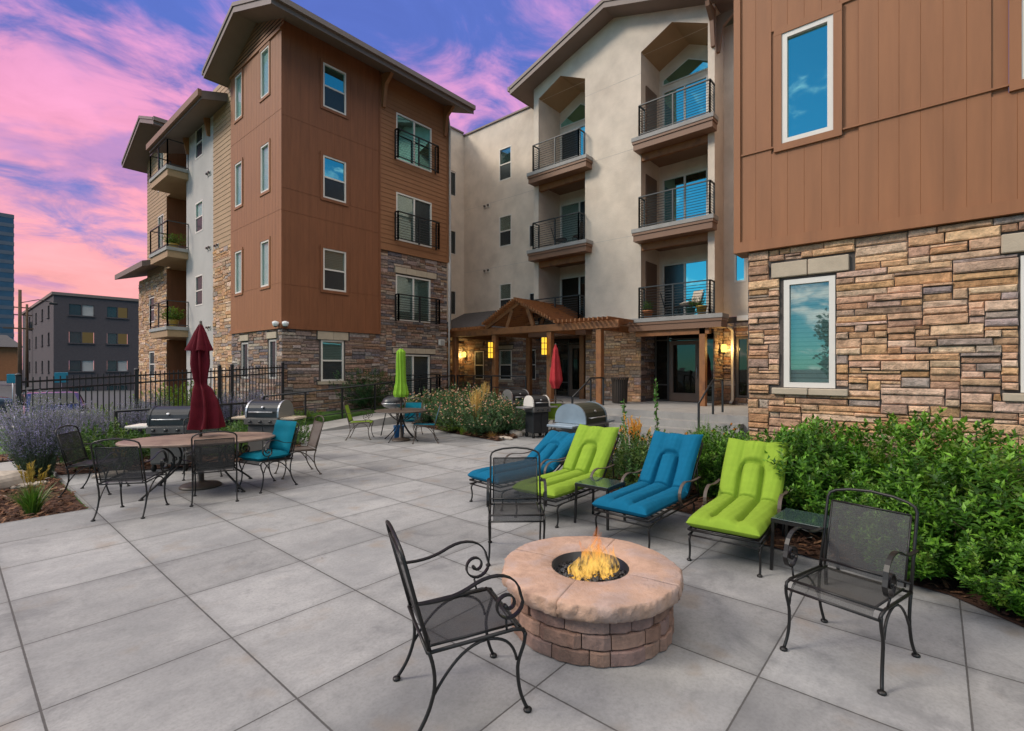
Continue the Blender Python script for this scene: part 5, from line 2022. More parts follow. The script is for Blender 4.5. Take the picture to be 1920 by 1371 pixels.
def lantern(label, loc, h=.62, r=.09):
    t = thing('lantern', label, 'lantern', loc, 0, 'lit lamps at the entrance')
    mb = MB()
    mb.lathe([(r, -h / 2), (r, h / 2)], n=16)
    mb.build('shade', 'lamp_glow', t, (0, 0, 0))
    mb = MB()
    for z in (-h / 2, -h / 6, h / 6, h / 2):
        mb.lathe([(r + .002, z - .012), (r + .009, z - .012), (r + .009, z + .012), (r + .002, z + .012)], n=16)
    for q in range(4):
        a = q * 1.571 + .78
        mb.box((r + .004) * math.cos(a) - .007, (r + .004) * math.cos(a) + .007, (r + .004) * math.sin(a) - .007, (r + .004) * math.sin(a) + .007, -h / 2, h / 2)
    mb.box(.05, r + .07, -.015, .015, h / 2 - .02, h / 2 + .02)
    mb.build('cage', 'dark_frame', t, (0, 0, 0))
    return t


lantern('tall lit amber lantern on the pergola post left of the red umbrella tip', (13.72, 12.93, 2.42))
lantern('tall lit amber lantern on the pergola post directly above the bright red umbrella', (13.72, 10.36, 2.50))


def wall_lamp(label, loc, rz):
    t = thing('wall_lamp', label, 'wall lamp', loc, rz, 'lit lamps at the entrance')
    mb = MB()
    mb.lathe([(.07, -.11), (.095, .02), (.085, .11), (.03, .14)], n=16)
    mb.build('shade', 'lamp_hot', t, (0, 0, 0))
    mb = MB()
    mb.box(.085, .13, -.05, .05, -.16, .12)
    mb.lathe([(.02, -.18), (.075, -.13), (.075, -.112), (.02, -.112)], n=16)
    mb.build('bracket', 'dark_frame', t, (0, 0, 0))
    li = bpy.data.lights.new('lamp_light', 'POINT')
    li.energy = 30
    li.color = (1, .62, .2)
    li.shadow_soft_size = .12
    lo = bpy.data.objects.new('lamp_light', li)
    C.objects.link(lo)
    lo.parent = t
    lo.location = (-.14, 0, .0)
    return t


wall_lamp('lit amber wall lamp in the shaded corner at the left end of the pergola', (16.62, 17.42, 2.38), 0)
wall_lamp('lit amber wall lamp on the stone right of the lobby door', (16.42, 5.17, 2.36), R(90))

# ---------------------------------------------------------------- fence and handrails
fe = thing('fence', 'black iron picket fence between the lavender and the street', 'fence', (.9, 12.6, 0), world=True)
FA, FB = Vector((.9, 12.6, 0)), Vector((6.62, 14.74, 0))
gz = lambda t: .0 + .28 * t
ht = 1.5
def fp(t, z):
    p = FA.lerp(FB, t)
    return (p.x, p.y, gz(t) + z)
for t in (0, .33, .66, .72, 1.0):
    mb = MB()
    x, y, _ = fp(t, 0)
    mb.box(x - .035, x + .035, y - .035, y + .035, gz(t) - .1, gz(t) + ht + .1)
    mb.lathe([(.05, gz(t) + ht + .1), (.05, gz(t) + ht + .12), (.01, gz(t) + ht + .15)], x, y, 8)
    mb.build('post', 'black_metal', fe)
mb = MB()
for z in (.12, ht - .18, ht - .02):
    mb.bar(fp(0, z), fp(1, z), .03, .035)
n = 58
for i in range(1, n):
    t = i / n
    x, y, _ = fp(t, 0)
    mb.box(x - .010, x + .010, y - .010, y + .010, gz(t) + .06, gz(t) + ht + .06)
mb.build('picket_panel', 'black_metal', fe)


def handrail(label, pts, h=.92, mat='black_metal', every=1.15, mid=True):
    """pipe handrail on posts; pts are ground points"""
    t = thing('handrail', label, 'handrail', pts[0], 0, 'black handrails', world=True)
    mb = MB()
    mb.tube([(x, y, z + h) for x, y, z in pts], .024, 8)
    if mid:
        mb.tube([(x, y, z + h * .55) for x, y, z in pts], .016, 6)
        mb.tube([(x, y, z + h * .18) for x, y, z in pts], .016, 6)
    mb.build('rail', mat, t)
    for a, b in zip(pts[:-1], pts[1:]):
        A, B = Vector(a), Vector(b)
        k = max(1, round((B - A).length / every))
        for i in range(k + (1 if b is pts[-1] else 0)):
            q = A.lerp(B, i / k)
            mb = MB()
            mb.box(q.x - .022, q.x + .022, q.y - .022, q.y + .022, q.z - .08, q.z + h)
            mb.build('post', mat, t)
    return t


handrail('black handrail running behind the two grills and the burgundy umbrella', [(2.24, 12.25, 0), (5.6, 12.9, 0)], .88)
handrail('black handrail on the wall side of the ramp below the left wing', [(5.8, 14.06, .0), (12.9, 14.06, .50)], .95)
handrail('black handrail along the raised terrace edge under the pergola', [(13.0, 14.0, .55), (13.0, 12.2, .55), (13.0, 10.6, .55)], .90)
handrail('black stair handrail beside the litter bin', [(11.95, 8.0, .0), (12.95, 8.0, .55), (13.7, 8.0, .55)], .88, every=1.0, mid=False)
handrail('black stair handrail in front of the lobby door post', [(11.95, 4.35, .0), (12.95, 4.35, .55), (13.7, 4.35, .55)], .88, every=1.0, mid=False)

# ---------------------------------------------------------------- small fittings
for (lbl, loc) in (('left one of two white security cameras under the corner of the brown panels', (6.58, 15.12, 3.10)), ('right one of two white security cameras under the corner of the brown panels', (6.78, 14.90, 3.10))):
    t = thing('security_camera', lbl, 'camera', loc, 0, 'security cameras')
    mb = MB()
    mb.lathe([(.01, -.12), (.07, -.09), (.095, -.02), (.095, .03), (.02, .05)], n=16)
    mb.build('housing', 'white_paint', t, (0, 0, 0))
    mb = MB()
    mb.lathe([(.005, -.135), (.045, -.115), (.055, -.095)], n=14)
    mb.build('lens', 'rubber', t, (0, 0, 0))
    mb = MB()
    mb.box(-.02, .02, -.02, .12, .02, .06)
    mb.build('bracket', 'white_paint', t, (0, 0, 0))
t = thing('junction_box', 'pale grey box on the dark stone beside the upper french window', 'box', (13.0, 14.93, 2.75))
mb = MB()
mb.bbox(-.13, .13, -.05, .05, -.12, .12, .01)
mb.build('housing', 'white_frame', t, (0, 0, 0))
mb = MB()
mb.box(-.10, .10, -.056, -.048, -.09, .09)
mb.build('cover', 'kerb', t, (0, 0, 0))


def pot(label, loc, r, h, mat, plant=None):
    t = thing('plant_pot', label, 'plant pot', loc, 0, 'pots on the balconies')
    mb = MB()
    mb.lathe([(r * .65, 0), (r * .95, h * .85), (r * 1.06, h * .86), (r * 1.06, h), (r * .9, h), (r * .85, h * .88)], n=20)
    mb.build('pot', mat, t, (0, 0, 0))
    return t


pot('terracotta pot at the left end of the low balcony over the lobby', (15.66, 7.42, 3.405), .17, .28, 'terracotta')
pot('green glazed pot on the low balcony over the lobby', (15.68, 5.98, 3.405), .16, .26, 'pot_green')
pot('ochre glazed pot on the low balcony over the lobby', (15.68, 5.62, 3.405), .17, .30, 'pot_gold')
bc = make_chair('dark balcony chair on the second left hand balcony, left one', 'balcony chairs', 'mesh_far', 'iron', False)
bc.location, bc.rotation_euler = (16.3, 11.5, 6.485), (0, 0, R(-60))
dup(bc, (16.3, 10.5, 6.485), R(60), 'dark balcony chair on the second left hand balcony, right one', 'balcony chairs')
dup(bc, (16.4, 10.6, 3.405), R(90), 'dark balcony chair on the lowest left hand balcony above the pergola', 'balcony chairs')
dup(bc, (16.4, 6.9, 3.405), R(-70), 'dark balcony chair behind the pots on the balcony over the lobby', 'balcony chairs')
wc = make_chair('pale cushioned chair on the balcony over the lobby', 'balcony chairs', 'mesh_far', 'iron', False)
wc.location, wc.rotation_euler = (16.3, 6.2, 3.405), (0, 0, R(150))
chair_cushion(wc, 'stucco')

# ---------------------------------------------------------------- street and far buildings
bb = thing('apartment_block', 'dark mauve brick apartment block beyond the street', 'building', (7.2, 66.2, -.6), world=True)
pbk, pbs = Plane('y', 66.2), Plane('x', 7.2)
BW = [(a, b, z - .55, z + .55) for z in (7.65, 4.85, 1.95, -.7) for a, b in ((8.35, 10.3), (11.35, 13.1), (15.0, 16.9))]
BS = [(y, y + 1.3, z - .6, z + .6) for z in (7.6, 4.8, 1.9) for y in (69, 74, 79.5, 86)]
mb = MB()
wall_grid(mb, pbk, 7.2, 24, -.6, 9.2, BW, .15)
wall_grid(mb, pbs, 66.2, 95, -.6, 9.2, BS, .15)
mb.poly([(7.2, 66.2, 9.0), (24, 66.2, 9.0), (24, 95, 9.0), (7.2, 95, 9.0)])
mb.build('wall', 'brick_dark', bb)
mb = MB()
mb.box(7.05, 24, 66.05, 66.198, 9.0, 9.28)
mb.box(7.05, 7.198, 66.2, 95, 9.0, 9.28)
mb.build('roof_edge', 'fascia', bb)
r4 = random.Random(4)
litw = {(4.85, 8.35): 1, (4.85, 11.35): 1, (7.65, 11.35): 1, (1.95, 11.35): 0}
for (a, b, z0, z1) in BW:
    z = round((z0 + z1) / 2, 2)
    lit = litw.get((z, a), 0)
    f = MB()
    pbk.box(f, a - .1, b + .1, -.01, .12, z0 - .12, z0)
    pbk.box(f, (a + b) / 2 - .04, (a + b) / 2 + .04, -.12, 0, z0, z1)
    w_ = f.build('window', 'brick_dark', bb)
    for k, (p, q) in enumerate(((a, (a + b) / 2), ((a + b) / 2, b))):
        m2 = MB()
        pbk.box(m2, p + .03, q - .03, -.13, -.11, z0, z1)
        g = m2.build('pane', ('warm_room' if lit and k else ('stucco_grey' if k and z in (7.65, 1.95) else 'screen')))
        g.parent = w_
        g.location = -bb.location
for (a, b, z0, z1) in BS:
    f = MB()
    pbs.box(f, a - .1, b + .1, -.01, .12, z0 - .12, z0)
    w_ = f.build('window', 'brick_dark', bb)
    m2 = MB()
    pbs.box(m2, a, b, -.13, -.11, z0, z1)
    g = m2.build('pane', 'screen')
    g.parent = w_
    g.location = -bb.location

tw = thing('office_tower', 'tall blue glass office tower at the far left edge', 'building', (18.8, 284, -.6), world=True)
mb = MB()
mb.box(-40, 18.8, 284, 320, -.6, 64)
mb.build('core', 'brick_dark', tw)
MT['tower_glass'] = PM('tower glass', (0.04, 0.075, 0.125), 0.25, metal=0.3, var=.25, vs=.25)
MT['tower_band'] = PM('tower spandrel', (0.085, 0.10, 0.13), 0.6, var=.12, vs=.3)
for k in range(17):
    z = 1 + k * 3.7
    mb = MB()
    mb.box(-40.2, 19.0, 283.8, 320, z, z + 2.2)
    mb.build('glass_band', 'tower_glass', tw)
    mb = MB()
    mb.box(-40.3, 19.1, 283.7, 320, z + 2.21, z + 3.69)
    mb.build('spandrel', 'tower_band', tw)
oh = thing('small_house', 'low orange brown house wall seen past the utility poles', 'house', (9.0, 130, -.6), world=True)
mb = MB()
mb.box(-4, 9.5, 130, 140, -.6, 5.6)
mb.build('wall', 'orange_wall', oh)
mb = MB()
mb.loft([[(-5, 129, 5.6), (10, 129, 5.6), (10, 141, 5.6), (-5, 141, 5.6)], [(-3, 134, 8), (8, 134, 8), (8, 136, 8), (-3, 136, 8)]])
mb.build('roof', 'shingle', oh)
mb = MB()
mb.box(5.0, 6.6, 129.93, 130.0, 2.4, 4.2)
mb.build('window', 'screen', oh)
h2 = thing('commercial_building', 'long low pale building far down the street beyond the trees', 'building', (-60, 190, -.6), world=True)
mb = MB()
mb.box(-60, 11.8, 190, 205, -.6, 9)
mb.build('wall', 'kerb', h2)
for k in range(9):
    mb = MB()
    mb.box(-52 + k * 7, -48 + k * 7, 189.9, 190.0, 3, 6)
    mb.build('window', 'screen', h2)

for (lbl, x, y, zt, arm) in (('brown wooden utility pole with a street light arm, nearer of the two', 4.65, 63.6, 8.9, True), ('thin utility pole with a transformer and cross arms, farther of the two', 6.75, 84, 9.5, False)):
    t = thing('utility_pole', lbl, 'utility pole', (x, y, -.62), 0, 'utility poles', world=True)
    mb = MB()
    mb.tube([(x, y, -.62), (x, y, zt)], [.17, .12], 10)
    mb.build('pole', 'pole_wood', t)
    mb = MB()
    if arm:
        mb.tube([(x, y, zt - 1.2), (x + 1.2, y - .3, zt - .8), (x + 2.1, y - .5, zt - 1.0)], .04, 6)
        mb.build('lamp_arm', 'iron', t)
        mb = MB()
        mb.bbox(x + 1.9, x + 2.5, y - .65, y - .38, zt - 1.2, zt - 1.0, .04)
        mb.build('lamp_head', 'iron', t)
        mb = MB()
        mb.box(x - 1.1, x + .9, y - .06, y + .06, zt - 3.6, zt - 3.48)
        mb.build('cross_arm', 'pole_wood', t)
    else:
        for z in (zt - .5, zt - 1.4):
            mb = MB()
            mb.box(x - 1.2, x + 1.2, y - .06, y + .06, z, z + .12)
            mb.build('cross_arm', 'pole_wood', t)
        mb = MB()
        mb.lathe([(.28, zt - 3.2), (.30, zt - 3.1), (.30, zt - 2.2), (.2, zt - 2.1)], x + .45, y, 14)
        mb.build('transformer', 'iron', t)


def make_car(label, loc, rz, paint, prof, w=1.8, wheel=.33, x_axles=(-1.35, 1.40), glass=()):
    """car from a side profile lofted across its width; local +X is the front"""
    t = thing('parked_car', label, 'car', loc, rz, 'cars parked along the street')
    rings = []
    for s, k in ((-1, .86), (-.92, .97), (-.6, 1.0), (0, 1.01), (.6, 1.0), (.92, .97), (1, .86)):
        tum = lambda z: 1 - max(0, z - .85) * .22
        rings.append([(x * (.985 if abs(s) == 1 else 1), s * w / 2 * tum(z), .22 + (z - .22) * (k if abs(s) == 1 else 1)) for x, z in prof])
    mb = MB()
    mb.smooth = True
    mb.loft(rings)
    mb.build('body', paint, t, (0, 0, 0))
    for q in glass:
        for s in (-1, 1):
            mb = MB()
            ins = lambda z: s * (w / 2 * (1 - max(0, z - .85) * .22) + .004)
            mb.poly([(x, ins(z) * .995, z) for x, z in q])
            mb.build('side_window', 'pane_dark', t, (0, 0, 0))
    for x in x_axles:
        for s in (-1, 1):
            mb = MB()
            mb.tube([(x, s * (w / 2 - .20), wheel), (x, s * (w / 2 + .005), wheel)], wheel, 22)
            wh = mb.build('wheel', 'rubber', t, (0, 0, 0))
            mb = MB()
            mb.tube([(x, s * (w / 2 - .02), wheel), (x, s * (w / 2 + .015), wheel)], wheel * .62, 16)
            g = mb.build('rim', 'car_silver')
            g.parent = wh
    return t


SUV = [(-2.3, .35), (-2.3, .95), (-2.15, 1.15), (-1.95, 1.55), (-1.6, 1.66), (.1, 1.66), (.45, 1.60), (1.15, 1.12), (2.1, .98), (2.35, .8), (2.38, .35)]
c1 = make_car('blue grey estate car with a pale roof rack on the street behind the fence post', (-.1, 32.6, -.62), 0, 'car_blue', SUV, glass=[[(-1.75, 1.15), (-.9, 1.15), (-.9, 1.52), (-1.65, 1.52)], [(-.82, 1.15), (.15, 1.15), (.15, 1.52), (-.82, 1.52)], [(.22, 1.15), (.92, 1.15), (.42, 1.5), (.22, 1.52)]])
mb = MB()
for s in (-1, 1):
    mb.bar((-1.7, s * .62, 1.71), (.2, s * .62, 1.71), .04, .05)
mb.build('roof_rack', 'car_silver', c1, (0, 0, 0))
SED = [(-2.25, .32), (-2.25, .85), (-2.1, .98), (-1.5, 1.02), (-1.0, 1.36), (-.6, 1.44), (.2, 1.43), (.5, 1.38), (1.2, .98), (2.0, .86), (2.25, .68), (2.28, .32)]
c2 = make_car('black saloon car parked nose towards the fence behind the lavender', (2.75, 26.0, -.62), R(-90), 'car_black', SED, glass=[[(-1.35, 1.02), (-.3, 1.02), (-.3, 1.34), (-.85, 1.32)], [(-.24, 1.02), (1.0, 1.02), (.45, 1.32), (-.24, 1.34)]])
mb = MB()
mb.poly([(1.19, -.68, .995), (1.19, .68, .995), (.54, .60, 1.385), (.54, -.60, 1.385)])
mb.build('windscreen', 'pane_dark', c2, (.012, 0, .012))
for s in (-1, 1):
    mb = MB()
    mb.bbox(2.16, 2.27, min(s * .5, s * .8), max(s * .5, s * .8), .62, .74, .02)
    mb.build('headlight', 'car_silver', c2, (0, 0, 0))
for (lbl, x, y, z, w) in (('square blue sign on a post beyond the fence', 3.95, 33.7, 1.25, .26), ('blue sign on a post by the near fence end', 2.0, 30.2, 1.28, .2)):
    t = thing('street_sign', lbl, 'sign', (x, y, -.62), 0, 'blue street signs', world=True)
    mb = MB()
    mb.bbox(x - w, x + w, y - .03, y + .0, z - w, z + w, .02)
    mb.build('sign_panel', 'sign_blue', t)
    mb = MB()
    mb.tube([(x, y + .04, -.62), (x, y + .04, z + w)], .03, 6)
    mb.build('post', 'steel', t)


# ---------------------------------------------------------------- plants
def leaf(mb, p, d, n, L, w, fold=.25):
    """one lance shaped leaf folded along its midrib"""
    s = d.cross(n).normalized()
    m = p + d * (L * .45)
    up = n * (w * fold)
    tip = p + d * L - n * (L * .12)
    b = len(mb.v)
    mb.v += [tuple(p), tuple(m + s * w + up), tuple(tip), tuple(m - s * w + up), tuple(m)]
    mb.face([b, b + 1, b + 4])
    mb.face([b + 1, b + 2, b + 4])
    mb.face([b, b + 4, b + 3])
    mb.face([b + 4, b + 2, b + 3])


def rdir(r, zmin=-1):
    while True:
        v = Vector((r.uniform(-1, 1), r.uniform(-1, 1), r.uniform(zmin, 1)))
        if .05 < v.length < 1:
            return v.normalized()


def make_bush(label, cat, group, rx, ry, h, shoots, L=.075, w=.014, pal=None, seed=1, name='leafy_shrub', per=13, flowers=None, tips=None, low=.06):
    """shrub: stems, and shoots of leaves through an uneven crown"""
    r = random.Random(seed)
    t = thing(name, label, cat, group=group)
    lumps = [(rdir(r, -.1), r.uniform(.10, .30), r.uniform(.35, .7)) for _ in range(11)]
    cz = h * .45
    mb, fb = MB(), MB()
    stems = MB()
    for k in range(shoots):
        d = rdir(r, -.55)
        bump = 1.0 + sum(a * max(0, (d.dot(l) - c) / (1 - c)) for l, a, c in lumps) - .16
        q = (r.random() ** .38) * bump
        tip = Vector((d.x * rx * q, d.y * ry * q, cz + d.z * (h * .55 if d.z > 0 else cz * .92) * q))
        if tip.z < low:
            tip.z = low + r.random() * .06
        ax = (d * .55 + Vector((0, 0, .65)) + rdir(r) * .35).normalized()
        sl = r.uniform(.10, .22) * (h ** .3)
        base = tip - ax * sl
        c0 = r.choice(pal)
        sh = r.uniform(.75, 1.25)
        a0 = r.uniform(0, 6.28)
        side = ax.orthogonal().normalized()
        oth = ax.cross(side)
        for i in range(per):
            u = i / (per - 1)
            ang = a0 + i * 2.4
            o = side * math.cos(ang) + oth * math.sin(ang)
            dd = (o * (1.0 - .45 * u) + ax * (.35 + .7 * u) + Vector((0, 0, -.12))).normalized()
            n = (ax - dd * ax.dot(dd))
            n = n.normalized() if n.length > 1e-4 else Vector((0, 0, 1))
            n = (n + rdir(r) * .3).normalized()
            c = tips if (tips and u > .72 and r.random() < .6 and q > .75) else c0
            g = sh * r.uniform(.8, 1.2)
            mb.cc = (c[0] * g, c[1] * g, c[2] * g)
            leaf(mb, base + ax * (sl * u), dd, n, L * r.uniform(.5, 1.3) * (1 - .25 * u), w * r.uniform(.8, 1.2))
        if flowers and q > .8 and d.z > -.2 and r.random() < flowers[1]:
            c = r.choice(flowers[0])
            for e in range(flowers[3] if len(flowers) > 3 else 6):
                fb.cc = tuple(x * r.uniform(.85, 1.15) for x in c)
                dd = (rdir(r) + Vector((0, 0, .4)) + ax * .4).normalized()
                leaf(fb, tip + ax * .02 + rdir(r) * .012, dd, rdir(r), flowers[2], flowers[2] * .45, .3)
        if k % 14 == 0:
            stems.tube([(d.x * rx * .1, d.y * ry * .1, 0), tuple(tip * .5 + Vector((0, 0, .02))), tuple(base)], [.010, .006, .003], 4)
    stems.build('stems', 'trunk', t, (0, 0, 0))
    mb.build('foliage', 'leaf', t, (0, 0, 0), vcol=True)
    if flowers:
        kind(fb.build('flowers', 'petal', t, (0, 0, 0), vcol=True), 'stuff')
    return t


HEDGE = [(.050, .145, .012), (.066, .175, .016), (.034, .10, .010), (.095, .22, .02), (.044, .12, .012), (.10, .17, .02)]
GH_ = 'green shrubs along the right wing'
b1 = make_bush('tall round green shrub behind the nearest lime lounger', 'shrub', GH_, .62, .58, 1.12, 1150, .088, .0155, HEDGE, 1, tips=(.14, .30, .03))
b1.location = (6.22, 1.05, 0)
b2 = make_bush('dense green shrub rising behind the right hand iron chair', 'shrub', GH_, .68, .64, 1.04, 1250, .090, .016, HEDGE, 2, tips=(.15, .31, .03))
b2.location = (5.95, .02, 0)
dup(b1, (6.0, .66, 0), 2.1, 'lower green shrub between the two tall ones at the stone wall', GH_, (.82, .82, .76))
dup(b2, (5.45, -.62, 0), 1.2, 'broad green shrub at the right edge of the picture', GH_, (1.0, 1.0, .88))
dup(b1, (5.58, .42, 0), 4.0, 'small green shrub at the paving edge behind the dark side table', GH_, (.62, .62, .58))
dup(b1, (4.98, -.92, 0), .6, 'green shrub spilling over the mulch at the lower right edge', GH_, (.85, .85, .72))
dup(b2, (5.52, -.05, 0), 3.0, 'low green shrub at the front of the hedge behind the iron chair', GH_, (.6, .6, .62))
dup(b1, (6.42, 1.95, 0), 5.0, 'green shrub filling the gap behind the upright blue lounger', GH_, (.75, .75, .82))
dup(b2, (5.75, -1.5, 0), 2.4, 'green shrub against the stone under the right edge window', GH_, (.9, .9, .95))

dup(b1, (5.22, .22, 0), 3.3, 'low green shrub at the mulch edge right of the iron chair back', GH_, (.55, .6, .50))
dup(b2, (4.95, -.50, 0), 5.3, 'low green shrub overhanging the paving at the right edge', GH_, (.6, .6, .52))
MIX = [(.050, .12, .025), (.07, .145, .03), (.035, .085, .02), (.10, .16, .03)]
m1 = make_bush('mixed green shrub between the lime and the upright blue lounger', 'shrub', GH_, .55, .5, .80, 330, .06, .014, MIX, 6, flowers=([(.75, .26, .05), (.85, .55, .25)], .06, .035))
m1.location = (6.35, 2.95, 0)
dup(m1, (6.75, 3.55, 0), 1.0, 'green shrub with orange blooms behind the lime lounger', GH_, (.8, .8, .95))
dup(m1, (7.5, 3.2, 0), 2.2, 'low green shrub in front of the terrace steps', GH_, (1, 1, .85))
dup(m1, (8.6, 2.9, 0), 3.2, 'green shrub in the bed by the stair handrail', GH_, (1.1, 1.1, .9))

ROSE = [(.045, .10, .038), (.065, .135, .05), (.038, .08, .03), (.08, .15, .06)]
GRO = 'rose bushes in the middle bed'
rs = make_bush('rose bush with pale pink blooms at the front corner of the middle bed', 'rose bush', GRO, .66, .62, .80, 520, .056, .019, ROSE, 8, name='rose_bush', per=9, flowers=([(.66, .34, .27), (.74, .48, .38), (.58, .28, .22), (.70, .58, .46)], .42, .032, 6))
rs.location = (9.05, 8.75, 0)
for i, (x, y, s, z, l) in enumerate(((9.75, 8.5, .95, 1.0, 'rose bush left of the small cart grill'), (9.2, 10.0, 1.0, 1.0, 'rose bush behind the blue sling chair'), (9.9, 9.5, 1.1, 1.15, 'rose bush in the centre of the middle bed behind the tan grass'),
                                     (10.5, 9.9, 1.0, 1.15, 'rose bush below the barrel lidded grill'), (9.9, 10.9, 1.1, 1.2, 'rose bush left of the tan grass at the rear of the bed'), (9.6, 11.7, 1.0, 1.2, 'rose bush at the far left of the bed near the ramp'), (10.9, 11.3, 1.2, 1.35, 'tall rose bush at the back of the bed by the terrace rail'))):
    dup(rs, (x, y, 0), i * 1.3, l, GRO, (s, s, z))
GB = 'low shrubs behind the grills'
lo1 = make_bush('low dark green shrub between the two grills', 'shrub', GB, .6, .5, .55, 240, .055, .018, MIX, 12)
lo1.location = (3.75, 10.7, 0)
dup(lo1, (2.1, 10.9, 0), 1.0, 'low green shrub left of the black grill by the oval table', GB, (1, 1, 1.2))
dup(lo1, (5.2, 11.1, 0), 2.0, 'low green shrub right of the grill with shiny lid ends', GB, (.8, .8, .9))
dup(lo1, (2.9, 11.6, 0), 3.0, 'low green shrub under the black handrail', GB, (1.1, 1, 1.1))
dup(lo1, (4.4, 11.7, 0), 4.0, 'low green shrub below the handrail behind the shiny ended grill', GB, (1.1, 1, 1.1))
dup(lo1, (1.75, 11.35, 0), 2.5, 'dark green shrub between the large lavender bush and the oval table', GB, (.9, .9, 1.25))
dup(lo1, (11.4, 13.0, .35), 4.4, 'low green shrub on the ramp side behind the lime umbrella', GB, (.9, .9, 1.0))
YG = [(.13, .20, .02), (.10, .17, .02), (.16, .22, .03), (.08, .15, .02)]
yb = make_bush('bright yellow green shrub behind the fence left of the burgundy umbrella', 'shrub', 'bright shrubs by the fence', .7, .6, 1.25, 330, .07, .02, YG, 14)
yb.location = (3.75, 14.75, .05)
dup(yb, (4.55, 15.1, .1), 2.0, 'bright green shrub behind the fence, hidden partly by the burgundy umbrella', 'bright shrubs by the fence', (.9, .9, .95))
dup(yb, (2.3, 14.2, 0), 1.0, 'small bright green shrub among the lavender at the fence', 'bright shrubs by the fence', (.5, .5, .72))
dk = make_bush('large dark green shrub against the stone under the left wing', 'shrub', None, .95, .55, 1.30, 460, .10, .012, [(.03, .085, .025), (.04, .10, .03), (.025, .07, .02)], 15)
dk.location = (9.45, 14.6, .28)
dup(yb, (7.0, 14.25, .05), 3.0, 'low yellow green shrub at the ramp handrail under the ground floor window', 'bright shrubs by the fence', (.75, .5, .36))


def blades(mb, n, h, spread, w, pal, r, droop=.5, up=.0):
    for k in range(n):
        a, q = r.uniform(0, 6.28), r.random() ** .6
        hh = h * r.uniform(.6, 1.05)
        o = Vector((math.cos(a), math.sin(a), 0))
        c = r.choice(pal)
        g = r.uniform(.75, 1.25)
        mb.cc = (c[0] * g, c[1] * g, c[2] * g)
        base = o * (.05 * q) + Vector((r.uniform(-.03, .03), r.uniform(-.03, .03), 0))
        sd = Vector((-o.y, o.x, 0))
        pts = []
        for i in range(5):
            u = i / 4
            pts.append(base + o * (spread * q * (u ** 1.6)) + Vector((0, 0, hh * (u - droop * q * u * u * .55) + up * u)))
        b = len(mb.v)
        for i, p in enumerate(pts):
            ww = w * (1 - (i / 4) ** 2 * .92)
            mb.v += [tuple(p - sd * ww), tuple(p + sd * ww)]
        for i in range(4):
            mb.face([b + 2 * i, b + 2 * i + 1, b + 2 * i + 3, b + 2 * i + 2])


def make_grass(label, group, n, h, spread, pal, seed, plume=None, name='ornamental_grass', w=.006, droop=.5):
    r = random.Random(seed)
    t = thing(name, label, 'grass clump', group=group)
    mb = MB()
    blades(mb, n, h, spread, w, pal, r, droop)
    mb.build('blades', 'leaf', t, (0, 0, 0), vcol=True)
    if plume:
        mb = MB()
        for k in range(plume[0]):
            a, q = r.uniform(0, 6.28), r.random()
            top_ = Vector((math.cos(a) * plume[2] * q, math.sin(a) * plume[2] * q, plume[1] * r.uniform(.8, 1.05)))
            base = Vector((top_.x * .25, top_.y * .25, h * .4))
            c = r.choice(plume[3])
            mb.cc = c
            mb.tube([tuple(base), tuple(base.lerp(top_, .5)), tuple(top_)], .0025, 3)
            for e in range(26):
                u = r.uniform(.58, 1.0)
                g = r.uniform(.8, 1.2)
                mb.cc = (c[0] * g, c[1] * g, c[2] * g)
                d = (top_ - base).normalized()
                leaf(mb, base.lerp(top_, u), (d + rdir(r) * .45).normalized(), rdir(r), .05, .006)
        kind(mb.build('plumes', 'petal', t, (0, 0, 0), vcol=True), 'stuff')
    return t


TAN = [(.66, .44, .17), (.74, .52, .22), (.56, .36, .13)]
GGR = 'ornamental grass clumps'
fg = make_grass('tan feathery grass standing in front of the rose bushes', GGR, 160, .66, .25, [(.16, .20, .05), (.26, .26, .08), (.12, .17, .04)], 21, (46, 1.16, .20, TAN))
fg.location = (8.95, 8.92, 0)
dup(yb, (9.0, 9.75, 0), 2.6, 'low yellow green shrub at the left front of the rose bed', 'bright shrubs by the fence', (.5, .5, .32))
dup(fg, (10.9, 10.5, 0), 1.0, 'tan feathery grass behind the barrel lidded grill', GGR, (.8, .8, 1.1))
yg = make_grass('yellow tipped grass clump on the mulch at the left paving corner', GGR, 230, .42, .26, [(.05, .12, .02), (.07, .15, .025), (.10, .16, .03)], 22, (12, .60, .16, [(.40, .26, .05), (.32, .22, .06)]))
yg.location = (.72, 8.35, -.04)
dup(yg, (.05, 9.35, -.04), 2.0, 'dark green grass clump at the left picture edge', GGR, (1.2, 1.2, .85))
dup(yg, (1.9, 10.2, 0), 1.0, 'small yellow green grass tuft below the oval table', GGR, (.6, .6, .7))
lt = make_grass('tan low grass tuft at the front rim of the rose bed', GGR, 150, .22, .24, [(.40, .22, .08), (.5, .3, .12)], 23, droop=.9)
lt.location = (8.88, 8.32, 0)
og = make_grass('orange yellow grass beside the terrace steps behind the upright blue lounger', GGR, 230, .55, .32, [(.14, .19, .03), (.28, .24, .05), (.09, .15, .03)], 24, (40, .92, .26, [(.72, .36, .06), (.62, .30, .06), (.78, .46, .12)]))
og.location = (7.35, 3.72, 0)
dup(og, (6.35, 3.62, 0), 2.0, 'small orange grass plume beside the lime lounger head', GGR, (.5, .5, .85))
lg = make_grass('light green arching grass at the stone corner of the right wing', GGR, 900, 1.15, .68, [(.10, .21, .03), (.13, .25, .04), (.08, .17, .025), (.17, .28, .06)], 25, w=.0075, droop=.85)
lg.location = (6.72, 2.36, 0)
dup(lg, (7.4, 2.6, 0), 1.4, 'light green arching grass further behind the stone corner', GGR, (.85, .85, .72))
